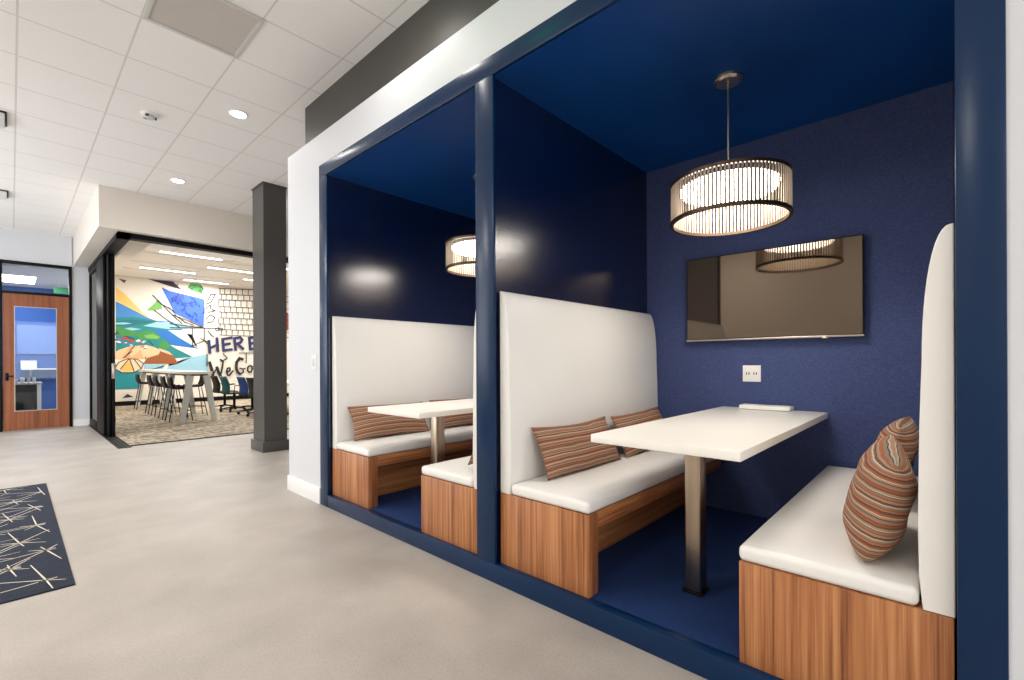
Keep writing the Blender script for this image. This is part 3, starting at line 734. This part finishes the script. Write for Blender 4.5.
for y, d in ((6.78, 'white square ceiling air diffuser nearer the viewpoint at the left edge'), (9.77, 'white square ceiling air diffuser farther away at the left edge')):
    t = thing('ceiling_air_diffuser', d, 'vent', (-.222, y, ZC), 0, 'square ceiling diffusers')
    bm = bmesh.new(); bx(bm, -.2, .2, -.2, .2, -.012, 0, bev=.004); obj('black_neck', bm, 'slot_dark', t)
    bm = bmesh.new(); bx(bm, -.185, .185, -.185, .185, -.045, -.012, bev=.01); obj('face_plate', bm, 'white_plastic', t)
t = thing('smoke_detector', 'small white smoke detector on the corridor ceiling', 'detector', (.92, 5.65, ZC))
bm = bmesh.new(); lathe(bm, [(0, 0), (.07, 0), (.07, -.012), (.058, -.018), (0, -.018)], 32); obj('base_plate', bm, 'white_plastic', t)
bm = bmesh.new(); lathe(bm, [(0, -.018), (.042, -.018), (.045, -.034), (.03, -.045), (0, -.045)], 32); obj('head', bm, 'light_grey', t)
for a in (0, 2.1, 4.2):
    bm = bmesh.new(); bx(bm, -.013, .013, -.006, .006, -.034, -.017); q = obj('sensing_slot', bm, 'slot_dark', t, smooth=False); q.location = (.05*math.cos(a), .05*math.sin(a), -.004); q.rotation_euler = (0, 0, a+PI/2)
# green lit exit sign hanging over the corridor (seen only as a reflection in the lacquer)
t = thing('hanging_exit_light', 'green lit exit panel hanging from the corridor ceiling in front of the booths', 'sign', (.95, 1.95, ZC))
bm = bmesh.new(); bx(bm, -.02, .02, -.16, .16, -.3, -.1, bev=.004); obj('housing', bm, 'white_plastic', t)
bm = bmesh.new(); bx(bm, .0195, .023, -.14, .14, -.28, -.12); obj('lit_panel', bm, 'exit_green', t, smooth=False)
bm = bmesh.new(); tube(bm, [(0, 0, -.1), (0, 0, 0)], .01); obj('stem', bm, 'white_plastic', t)

# ------------------------------------------------------------------ booth benches
def profile(yb, s, hz):
    """side outline of a backrest in (y, z): yb is the wall side, s the direction of the seat; rounded top edge"""
    pts = [(yb, hz+.001), (yb+s*.07, hz+.001), (yb+s*.078, hz+.1), (yb+s*.08, hz+.25), (yb+s*.076, .9), (yb+s*.07, 1.1)]
    for k in range(1, 13):
        a = k/12*PI/2
        pts.append((yb + s*(.006 + .064*max(0, math.cos(a))**.9), 1.1 + .385*math.sin(a)))
    pts.append((yb, 1.485)); return pts
def bench(name, label, loc, s, x0, panel_t=.08, hz=.384):
    """loc: foot of the wall side at the front end; s: +1 seat towards +Y, -1 towards -Y"""
    t = thing(name, label, 'bench', loc, 0, 'upholstered booth benches')
    W, Lb = .575, 1.755
    Y = lambda a, b: (min(s*a, s*b), max(s*a, s*b))
    bm = bmesh.new(); bx(bm, x0, panel_t, *Y(.005, W), 0, hz, bev=.002); obj('end_panel', bm, 'wood', t)
    bm = bmesh.new(); bx(bm, panel_t, Lb, *Y(W-.035, W-.002), .305, hz, bev=.002); obj('seat_rail', bm, 'wood_rail', t)
    bm = bmesh.new(); bx(bm, panel_t, Lb, *Y(.30, .325), 0, hz, bev=.002); obj('kick_panel', bm, 'wood_rail', t)
    # cushion: soft rounded slab, slightly crowned
    bm = bmesh.new(); c = bmesh.new(); bx(c, x0-.002, Lb, *Y(.08, W+.003), hz+.002, hz+.059, bev=.02, seg=5)
    merge(bm, c); bmesh.ops.subdivide_edges(bm, edges=[e for e in bm.edges if e.calc_length() > .3], cuts=9, use_grid_fill=True)
    for v in bm.verts:
        if v.co.z > hz+.05:
            u = (v.co.x-x0)/(Lb-x0)*2-1; w = (abs(v.co.y)-.08)/(W-.077)*2-1
            v.co.z += .014*max(0, (1-u**6))*max(0, (1-w**4))
    obj('seat_cushion', bm, 'upholstery', t, ang=60)
    bm = bmesh.new(); prism(bm, profile(s*.002, s, hz), lambda y, z, x: (x, y, z), x0+.002, Lb, bev=.014, seg=4); obj('backrest', bm, 'upholstery', t, ang=50)
    return t
b1 = bench('booth_bench', 'white bench with wooden base against the dividing wall in the near booth', (1.815, 1.782, .1), -1, 0.)
dup(b1, loc=(1.815, 3.737, .1), label='white bench with wooden base against the far left wall of the far booth')
b2 = bench('booth_bench', 'white bench at the right of the near booth, backing the right post', (1.805, -.024, .1), 1, 0., hz=.368)
dup(b2, loc=(1.805, 1.911, .1), label='white bench of the far booth backing onto the middle post')

# ------------------------------------------------------------------ tables
t1 = thing('booth_table', 'white laminate table on a steel post in the near booth', 'table', (1.82, .873, .1), 0, 'booth tables')
bm = bmesh.new(); bx(bm, 0, 1.755, -.325, .325, .726, .763, bev=.003); obj('tabletop', bm, 'laminate', t1)
bm = bmesh.new(); bx(bm, .365, .445, -.037, .037, .012, .726, bev=.006, seg=3); obj('post', bm, 'steel', t1)
bm = bmesh.new(); bx(bm, .355, .455, -.047, .047, 0, .012, bev=.004); obj('base_plate', bm, 'black_metal', t1)
bm = bmesh.new(); bx(bm, .2, 1.7, -.03, .03, .706, .726, bev=.002); obj('under_bracket', bm, 'black_metal', t1)
dup(t1, loc=(1.82, .873+D+.02, .1), label='white laminate table on a steel post in the far booth')
t = thing('cable_box', 'slim white rectangular box lying on the near table by the wall', 'box', (3.5, .89, .863))
bm = bmesh.new(); bx(bm, -.06, .06, -.155, .155, .003, .03, bev=.004); obj('body', bm, 'white_plastic', t)
bm = bmesh.new(); bx(bm, -.05, .05, -.145, .145, 0, .004); obj('foot_pad', bm, 'slot_dark', t, smooth=False)

# ------------------------------------------------------------------ pillows (each object's own Z runs across the stripes)
def pillow_mesh(W, H, T, seed=0, sag=.0, rnd_c=.0):
    rnd = random.Random(seed); bm = bmesh.new(); nu, nv = 30, 18
    uvl = bm.loops.layers.uv.new('UVMap')
    ph = [rnd.uniform(0, 6) for _ in range(6)]
    def pt(i, j, sgn):
        u, v = i/nu*2-1, j/nv*2-1
        x = W/2*u*(1-.055*(1-v*v)); z = H/2*v*(1-.085*(1-u*u))
        th = T/2*((1-abs(u)**2.8)**.6)*((1-abs(v)**2.4)**.62)*(1+.06*math.sin(3*u+ph[0])+.05*math.sin(5*v+ph[1]))
        k = 1 - rnd_c*(u*u*v*v)**1.5; x *= k; z *= k
        z += sag*math.sin(2.2*u+ph[2])*.3; th += .004*math.sin(9*u+ph[3])*math.sin(6*v+ph[4])*(1-u*u)*(1-v*v)
        return Vector((x, sgn*th, z))
    top = [[bm.verts.new(pt(i, j, 1)) for j in range(nv+1)] for i in range(nu+1)]
    bot = [[top[i][j] if i in (0, nu) or j in (0, nv) else bm.verts.new(pt(i, j, -1)) for j in range(nv+1)] for i in range(nu+1)]
    for g, fl in ((top, 0), (bot, 1)):
        for i in range(nu):
            for j in range(nv):
                q = [g[i][j], g[i+1][j], g[i+1][j+1], g[i][j+1]]
                f = bm.faces.new(q[::-1] if fl else q); w = [(i, j), (i+1, j), (i+1, j+1), (i, j+1)]
                for lp, (a, b) in zip(f.loops, w[::-1] if fl else w): lp[uvl].uv = (a/nu*W, b/nv*H)
    return bm
def pillow(label, loc, rot, W=.75, H=.3, T=.13, seed=0, group='striped lumbar pillows', rnd_c=0.):
    o = obj('striped_pillow', pillow_mesh(W, H, T, seed, .02, rnd_c), 'stripes', ang=180)
    o.location = loc; o.rotation_euler = rot
    return tag(o, label, 'pillow', group)
R = math.radians
LB = 1.782-.088                                 # front face of the left backrest of the near booth
pillow('striped pillow at the front end of the near booth left bench', (2.33, LB-.084, .693), (R(-24), 0, R(-1)), seed=1)
pillow('striped pillow behind the near table, deeper on the same left bench', (3.14, LB-.084, .693), (R(-24), 0, R(1)), seed=2)
pillow('striped pillow at the front end of the far booth left bench', (2.27, 3.737-.088-.084, .693), (R(-24), 0, R(-1)), seed=3)
pillow('striped pillow deeper on the far booth left bench, behind the table post', (3.1, 3.737-.088-.084, .693), (R(-24), 0, R(1)), seed=4)
RB = -.024+.088
pillow('striped pillow at the front of the right bench in the near booth', (2.16, RB+.112, .716), (R(14), R(-2), R(5)), W=.66, H=.39, T=.18, rnd_c=.13, seed=5)
pillow('striped pillow deeper on the right bench, mostly hidden behind the front pillow', (3.0, RB+.12, .725), (R(14), 0, R(-1)), W=.7, H=.4, T=.17, rnd_c=.1, seed=6)
pillow('striped pillow on the far booth right bench, barely showing past the post', (2.3, 1.925+.064+.125, .71), (R(20), 0, 0), H=.34, seed=7)

# ------------------------------------------------------------------ pendants
def pendant(label, loc):
    t = thing('pendant_lamp', label, 'pendant lamp', loc, 0, 'slatted drum pendants')   # loc on the booth ceiling
    z0, z1, Rr = -.79, -.566, .3
    bm = bmesh.new(); lathe(bm, [(0, 0), (.075, 0), (.074, -.012), (.06, -.024), (0, -.026)], 40); obj('canopy', bm, 'chrome', t)
    bm = bmesh.new(); tube(bm, [(0, 0, -.02), (0, 0, z1+.005)], .006, 12); obj('rod', bm, 'chrome', t)
    bm = bmesh.new(); lathe(bm, [(Rr-.012, z1-.016), (Rr+.006, z1-.016), (Rr+.006, z1), (Rr-.012, z1)], 72, close=True)
    for a in range(3): bar(bm, (0, 0, z1-.008), (Rr*math.cos(a*2*PI/3+.7), Rr*math.sin(a*2*PI/3+.7), z1-.008), .012, .012)
    obj('top_ring', bm, 'bronze', t)
    bm = bmesh.new(); lathe(bm, [(Rr-.012, z0), (Rr+.006, z0), (Rr+.006, z0+.018), (Rr-.012, z0+.018)], 72, close=True); obj('bottom_ring', bm, 'bronze', t)
    bm = bmesh.new()
    for k in range(96):
        a = 2*PI*k/96; c, s = math.cos(a), math.sin(a); w, d = .0056, .0018
        q = [(Rr-d, -w), (Rr+d, -w), (Rr+d, w), (Rr-d, w)]
        lo = [bm.verts.new((r*c-y*s, r*s+y*c, z0+.014)) for r, y in q]; hi = [bm.verts.new((r*c-y*s, r*s+y*c, z1-.012)) for r, y in q]
        for i in range(4): bm.faces.new([lo[i], lo[(i+1) % 4], hi[(i+1) % 4], hi[i]])
    obj('slats', bm, 'slat_metal', t, smooth=False)
    bm = bmesh.new(); lathe(bm, [(0, z1-.07), (.18, z1-.068), (.24, z1-.058), (.25, z1-.046), (.25, z1-.03)], 64); obj('diffuser', bm, 'diffuser', t)
    bm = bmesh.new(); lathe(bm, [(0, z1-.03), (.252, z1-.03), (.252, z1-.022), (0, z1-.022)], 64); obj('light_pan', bm, 'bronze', t)  # opaque cap added to block the diffuser's light from the ceiling above
    return t
p1 = pendant('lit drum pendant with bronze slats hanging over the near table', (2.697, .868, 2.754))
dup(p1, loc=(2.697, .868+D+.02, 2.754), label='lit drum pendant half hidden behind the middle post, over the far table')

# ------------------------------------------------------------------ television, socket, switch
t = thing('television', 'wide flat black television on the textured wall of the near booth', 'television', (3.58, .9, 1.345))
bm = bmesh.new(); bx(bm, -.055, -.02, -.545, .545, .006, .622, bev=.004); obj('casing', bm, 'black_plastic', t)
bm = bmesh.new(); bx(bm, -.0575, -.0545, -.538, .538, .016, .615); obj('screen', bm, 'screen', t, smooth=False)
bm = bmesh.new(); bx(bm, -.06, -.03, -.545, .545, 0, .012, bev=.002); bx(bm, -.062, -.045, -.36, -.33, -.008, .004, bev=.003); obj('bottom_strip', bm, 'chrome', t, label='silver lower edge')
bm = bmesh.new(); bx(bm, -.02, -.001, -.2, .2, .12, .5, bev=.003); obj('wall_bracket', bm, 'black_metal', t)
def plate(name, label, cat, loc, rz, W, H, n):
    t = thing(name, label, cat, loc, rz)
    bm = bmesh.new(); bx(bm, -.007, 0, -W/2, W/2, -H/2, H/2, bev=.003); obj('cover_plate', bm, 'white_plastic', t)
    return t
t = plate('wall_outlet', 'double white outlet plate on the textured wall above the table', 'outlet', (3.579, 1.0, 1.107), 0, .118, .116, 2)
for s in (-1, 1):
    bm = bmesh.new(); bx(bm, -.0095, -.006, s*.024-.017, s*.024+.017, -.035, .035, bev=.002); q = obj('socket', bm, 'white_plastic', t)
    for y in (-.008, .008):
        bm = bmesh.new(); bx(bm, -.0104, -.0094, s*.024+y-.003, s*.024+y+.003, -.009, .009); obj('slot', bm, 'slot_dark', q, smooth=False)
t = plate('light_switch', 'white light switch plate on the white wall left of the booths', 'light switch', (FX-.0005, 3.985, 1.2), 0, .075, .12, 1)
bm = bmesh.new(); bx(bm, -.012, -.006, -.017, .017, -.034, .034, bev=.002); obj('rocker', bm, 'light_grey', t)

# ------------------------------------------------------------------ rug
bm = bmesh.new(); bx(bm, -1.6, .232, 3.45, 6.58, 0, .008, bev=.003, mi=0)
rnd = random.Random(11)
def rline(x, y, a, l, w=.011):
    dx, dy = math.cos(a), math.sin(a); q = [(x-dy*w/2, y+dx*w/2), (x+dx*l-dy*w/2*.5, y+dy*l+dx*w/2*.5), (x+dx*l+dy*w/2*.5, y+dy*l-dx*w/2*.5), (x+dy*w/2, y-dx*w/2)]
    if all(-1.58 < px < .218 and 3.465 < py < 6.565 for px, py in q):
        f = bm.faces.new([bm.verts.new((px, py, .0086)) for px, py in q[::-1]]); f.material_index = 1
for gx in range(6):
    for gy in range(10):
        x = -1.45+gx*.32+(gy % 2)*.16+rnd.uniform(-.05, .05); y = 3.6+gy*.32+rnd.uniform(-.06, .06)
        for k in range(8): rline(x, y, k*PI/4+rnd.uniform(-.1, .1)+.15, rnd.choice((.1, .16, .26, .34)), .009)
        for k in range(4): rline(x-.03, y+rnd.uniform(-.008, .008), rnd.uniform(-.25, .25), .075, .012)
tag(obj('corridor_rug', bm, ['rug', 'rug_line'], smooth=False), 'dark blue rug with cream starburst lines on the corridor floor', 'rug')

# ------------------------------------------------------------------ meeting room
PAL = dict(plum=(110, 60, 80), yellow=(238, 196, 110), sky=(66, 132, 200), teal=(28, 128, 128), sea=(16, 108, 122), pale=(150, 196, 214), green=(64, 140, 66), white=(238, 230, 220), blue=(34, 108, 184), leaf=(112, 172, 84), grass=(92, 168, 98),
           brown=(150, 84, 40), sand=(226, 190, 150), peach=(240, 192, 148), tan=(222, 168, 122), red=(190, 60, 50), denim=(84, 110, 170), rust=(170, 84, 66), lilac=(190, 190, 214), teal2=(30, 138, 148), cream2=(238, 214, 178), gold=(240, 188, 100), navy=(44, 52, 92), navy2=(36, 34, 66), blue2=(62, 104, 206), ink=(34, 34, 38), facet=(40, 70, 160), navy3=(36, 42, 84), ink2=(26, 26, 34), grid=(70, 66, 64))
def mural():
    keys = list(PAL); mats = [plain('mural_cream', srgb(234, 226, 214), .6)] + [plain('mural_'+k, srgb(*PAL[k]), .6) for k in keys]
    Y0 = 16.9; XM = 7.9
    bm = bmesh.new(); bx(bm, 1.42, XM, Y0, Y0+.004, .14, 3.655, mi=0)
    d = [0.]
    def face(pts, k):
        d[0] += .00018
        t = bmesh.new(); vs = [t.verts.new((x, Y0-.001-d[0], z)) for x, z in pts]; f = t.faces.new(vs)
        bmesh.ops.triangulate(t, faces=[f])
        merge(bm, t, keys.index(k)+1)
    for k, pts in POLYS: face([(max(x, 1.6), min(z, 3.64)) for x, z in pts], k)
    for k, w, pts in LINES:
        for (x0, z0), (x1, z1) in zip(pts, pts[1:]):
            l = math.hypot(x1-x0, z1-z0)
            if l < 1e-4: continue
            ux, uz = (x1-x0)/l, (z1-z0)/l; e = w*.3; nx, nz = -uz*w/2, ux*w/2
            q = [(x0-ux*e+nx, z0-uz*e+nz), (x1+ux*e+nx, z1+uz*e+nz), (x1+ux*e-nx, z1+uz*e-nz), (x0-ux*e-nx, z0-uz*e-nz)]
            if all(z < 3.65 and x < XM for x, z in q): face(q, k)
    # face direction: all towards the room
    me = bpy.data.meshes.new('wall_mural'); bm.to_mesh(me); bm.free()
    for m in mats: me.materials.append(m)
    o = bpy.data.objects.new('mural', me); C.objects.link(o)
    return tag(o, 'colourful painted seaside mural with the words HERE We Go on the meeting room wall', 'mural')
mural()
def linear_light(x0, x1, y, label):
    t = thing('linear_ceiling_light', label, 'ceiling light', ((x0+x1)/2, y, 3.66), 0, 'linear ceiling lights'); L2 = (x1-x0)/2
    bm = bmesh.new(); bx(bm, -L2-.02, L2+.02, -.06, .06, -.035, 0, bev=.004); obj('housing', bm, 'white_plastic', t)
    bm = bmesh.new(); bx(bm, -L2, L2, -.055, .055, -.04, -.034); obj('lens', bm, 'linear_lens', t, smooth=False)
    l = bpy.data.lights.new('linear_glow', 'AREA'); l.shape = 'RECTANGLE'; l.size = x1-x0; l.size_y = .1; l.energy = 34; l.color = (1, .97, .92)
    lo = bpy.data.objects.new('beam', l); C.objects.link(lo); lo.parent = t; lo.location = (0, 0, -.045)
for x0, x1, y, d in ((2.2, 3.38, 12.46, 'linear ceiling light nearest the open corner of the meeting room'), (2.22, 3.4, 14.87, 'linear ceiling light over the middle of the bar table'), (3.4, 4.5, 13.66, 'linear ceiling light right of the bar table, second row'),
                    (3.42, 4.55, 16.17, 'linear ceiling light nearest the mural wall'), (4.6, 5.7, 14.87, 'linear ceiling light seen beside the column'), (4.6, 5.7, 12.46, 'linear ceiling light above the meeting chairs, behind the column'), (5.8, 6.9, 13.66, 'linear ceiling light deepest to the right of the meeting room')):
    linear_light(x0, x1, y, d)
struct('ceiling_beam', [(1.25, 1.75, 8.9, 16.9, 3.4, 3.66)], 'beige_wall')
bm = bmesh.new()
for y in (10.2, 11.3, 12.9, 14.2, 15.4): bx(bm, 1.75, 8, y, y+.03, 3.654, 3.662)
for x in (3.39, 4.58): bx(bm, x, x+.02, 8.9, 16.9, 3.655, 3.662)
o = obj('trim_6', bm, 'grey_metal', smooth=False); o['kind'] = 'structure'

# bar height table
t = thing('bar_table', 'long white bar table on splayed legs in the meeting room', 'table', (2.61, 11.15, .006))
bm = bmesh.new(); bx(bm, -.23, .23, -.02, 5.1, .965, 1.02, bev=.006); obj('tabletop', bm, 'laminate', t)
bm = bmesh.new(); bx(bm, -.17, .17, .05, 5.0, .93, .965, bev=.003); obj('apron', bm, 'slot_dark', t)
for y in (.06, 1.65, 3.5, 4.95):
    for s in (-1, 1):
        bm = bmesh.new(); bar(bm, (s*.28, y, 0), (s*.14, y, .94), .075, .08, w2=.11, d2=.11); obj('leg', bm, 'light_grey', t)
def stool(label, x, y, rz):
    t = thing('bar_stool', label, 'stool', (x, y, .006), rz, 'bar stools round the long table')
    # shell: seat that turns up into a low back on -X
    bm = bmesh.new(); nu, nv = 12, 8; g = []
    for i in range(nu+1):
        u = i/nu; row = []
        if u < .62: px, pz = .19-u/.62*.33, .655-.012*math.sin(u/.62*PI)
        else: a = (u-.62)/.38; px, pz = -.14-.055*a-.02*math.sin(a*PI), .655+.235*a
        for j in range(nv+1):
            v = j/nv*2-1; w = .185*(1-.22*max(0, u-.75)*4*.5)
            row.append(bm.verts.new((px+ (.03*v*v if u > .62 else 0), w*v, pz+.03*v*v)))
        g.append(row)
    for i in range(nu):
        for j in range(nv): bm.faces.new([g[i][j], g[i+1][j], g[i+1][j+1], g[i][j+1]])
    o = obj('seat_shell', bm, 'black_plastic', t, ang=80); md = o.modifiers.new('thick', 'SOLIDIFY'); md.thickness = .03
    for sx in (-1, 1):
        for sy in (-1, 1):
            bm = bmesh.new(); tube(bm, [(sx*.2, sy*.19, 0), (sx*.1, sy*.12, .645)], .009, 8); obj('leg', bm, 'black_metal', t)
    bm = bmesh.new(); tube(bm, [(sx*.17, sy*.166, .21) for sx, sy in ((-1, -1), (1, -1), (1, 1), (-1, 1))], .007, 8, cyc=True); obj('footrest', bm, 'black_metal', t)
    return t
s0 = stool('black bar stool at the near end of the left row, beside the front table leg', 2.36, 11.62, 0)
for y, d in ((12.32, 'second black bar stool from the near end of the left row'), (13.1, 'third black bar stool from the near end of the left row'), (13.8, 'fourth black bar stool from the near end of the left row'), (15.3, 'black bar stool at the far end of the table, nearest the mural')):
    dup(s0, loc=(2.37, y, .006), label=d)
dup(s0, loc=(2.84, 12.5, .006), rz=PI, label='black bar stool on the right side of the bar table, between its front legs')

def chair(label, x, y, rz, fab):
    t = thing('meeting_chair', label, 'chair', (x, y, .006), rz, 'meeting chairs along the white table')
    bm = bmesh.new(); bx(bm, -.22, .24, -.23, .23, .43, .475, bev=.02, seg=3); obj('seat', bm, 'black_plastic', t)
    bm = bmesh.new()
    prof = [(-.2, .47), (-.19, .54), (-.185, .6), (-.2, .7), (-.235, .8), (-.265, .87)]
    g = []
    for px, pz in prof:
        w = .215 if pz < .8 else .2
        g.append([bm.verts.new((px-.03*(1-v*v) + .02, w*v, pz)) for v in [k/6*2-1 for k in range(7)]])
    for i in range(len(g)-1):
        for j in range(6): bm.faces.new([g[i][j], g[i+1][j], g[i+1][j+1], g[i][j+1]])
    o = obj('backrest', bm, fab, t, ang=80); md = o.modifiers.new('thick', 'SOLIDIFY'); md.thickness = .03
    bm = bmesh.new(); tube(bm, [(0, 0, .1), (0, 0, .43)], .03, 12); obj('post', bm, 'black_metal', t)
    for k in range(5):
        a = 2*PI*k/5+.3; bm = bmesh.new(); bar(bm, (0, 0, .12), (.27*math.cos(a), .27*math.sin(a), .075), .04, .03, w2=.025, d2=.02); q = obj('base_arm', bm, 'black_metal', t)
        bm = bmesh.new(); lathe(bm, [(0, -.018), (.03, -.018), (.034, 0), (.03, .018), (0, .018)], 16); w = obj('caster', bm, 'black_plastic', q); w.location = (.28*math.cos(a), .28*math.sin(a), .034); w.rotation_euler = (PI/2, 0, a)
    for s in (-1, 1):
        bm = bmesh.new(); tube(bm, [(-.1, s*.2, .44), (-.1, s*.26, .46), (-.08, s*.265, .64), (.12, s*.265, .66)], .012, 8); obj('armrest', bm, 'black_metal', t)
    return t
chair('black meeting chair farthest along the row, nearest the words on the mural', 3.73, 13.55, .06, 'black_plastic')
chair('teal backed meeting chair', 3.73, 12.8, .06, 'teal_fabric')
chair('blue backed meeting chair', 3.83, 11.85, .06, 'blue_fabric')
chair('black meeting chair nearest the dark column', 3.82, 11.2, .06, 'black_plastic')
t = thing('meeting_table', 'white meeting table behind the row of chairs', 'table', (4.55, 12.6, .006))
bm = bmesh.new(); bx(bm, -.42, .45, -1.9, 1.7, .7, .735, bev=.006); obj('tabletop', bm, 'laminate', t)
for y in (-1.5, 1.3):
    bm = bmesh.new(); bx(bm, -.04, .04, y-.04, y+.04, .03, .7, bev=.004); obj('leg', bm, 'slot_dark', t)
    bm = bmesh.new(); bx(bm, -.32, .32, y-.04, y+.04, 0, .03, bev=.006); obj('foot', bm, 'black_metal', t)

# ------------------------------------------------------------------ light
def area(name, loc, rot, sx, sy, e, col=(1, 1, 1)):
    l = bpy.data.lights.new(name, 'AREA'); l.shape = 'RECTANGLE'; l.size = sx; l.size_y = sy; l.energy = e; l.color = col
    o = bpy.data.objects.new(name, l); C.objects.link(o); o.location = loc; o.rotation_euler = rot
area('window_daylight', (-3.02, 8.6, 1.8), (0, -PI/2, 0), 2.5, 5.9, 115, (.94, .97, 1))  # added fill light just inside the invented side window
area('window_daylight', (-.6, -4.98, 1.8), (PI/2, 0, 0), 4.1, 2.5, 75, (.96, .98, 1))  # added fill light just inside the invented end window
# unseen square ceiling panels added as fill light over the open floor
for k, (x, y, e) in enumerate(((-1.795, .4825, 14), (-1.795, 2.9025, 36), (-1.795, 5.3225, 46), (-1.795, -2.5425, 14), (-1.795, 7.7425, 46))):
    t = thing('ceiling_panel_light', ('square ceiling panel light opposite the near booth', 'square ceiling panel light opposite the middle post', 'square ceiling panel light opposite the far booth', 'square ceiling panel light behind the viewpoint', 'square ceiling panel light toward the wooden door')[k], 'ceiling light', (x, y, ZC), 0, 'square ceiling panel lights')
    bm = bmesh.new(); bx(bm, -.3, .3, -.3, .3, -.012, 0, bev=.003); obj('frame', bm, 'white_plastic', t)
    bm = bmesh.new(); bx(bm, -.275, .275, -.275, .275, -.014, -.011); obj('lens', bm, 'linear_lens', t, smooth=False)
    area('panel_glow', (x, y, ZC-.02), (0, 0, 0), .55, .55, e, (1, .96, .9))  # fill lamp under each added panel
area('office_glow', (.05, 14.2, 2.955), (0, 0, PI/2), 1.2, .6, 45, (1, .97, .93))
t = thing('office_panel_light', 'bright panel light on the office ceiling, seen through the transom', 'ceiling light', (.05, 14.2, 2.98))
bm = bmesh.new(); bx(bm, -.32, .32, -.62, .62, -.012, 0, bev=.003); obj('frame', bm, 'white_plastic', t)
bm = bmesh.new(); bx(bm, -.3, .3, -.6, .6, -.015, -.011); obj('lens', bm, 'linear_lens', t, smooth=False)
w = bpy.data.worlds.new('daylight'); S.world = w; w.use_nodes = True
w.node_tree.nodes['Background'].inputs[0].default_value = (.85, .92, 1, 1); w.node_tree.nodes['Background'].inputs[1].default_value = 1.0

# ------------------------------------------------------------------ camera: level 16 mm lens with a small rise, rolled a quarter degree
F = 465.
cd = bpy.data.cameras.new('camera'); cam = bpy.data.objects.new('camera', cd); C.objects.link(cam)
cd.sensor_width = 36; cd.lens = F/1024*36; cd.shift_y = 21.5/1024; cd.clip_start = .02; cd.clip_end = 100
th = math.atan2(432, F); ro = math.radians(.27)
fw = Vector((math.cos(th), math.sin(th), 0)); rt = Vector((fw.y, -fw.x, 0)); Z = Vector((0, 0, 1))
r = rt*math.cos(ro) - Z*math.sin(ro); u = Z*math.cos(ro) + rt*math.sin(ro)
cam.matrix_world = Matrix(((r.x, u.x, -fw.x, 0), (r.y, u.y, -fw.y, 0), (r.z, u.z, -fw.z, 1.2), (0, 0, 0, 1)))
S.camera = cam
S.view_settings.view_transform = 'Standard'; S.view_settings.look = 'None'; S.view_settings.gamma = 1; S.view_settings.use_curve_mapping = False
S.view_settings.exposure = 0.36
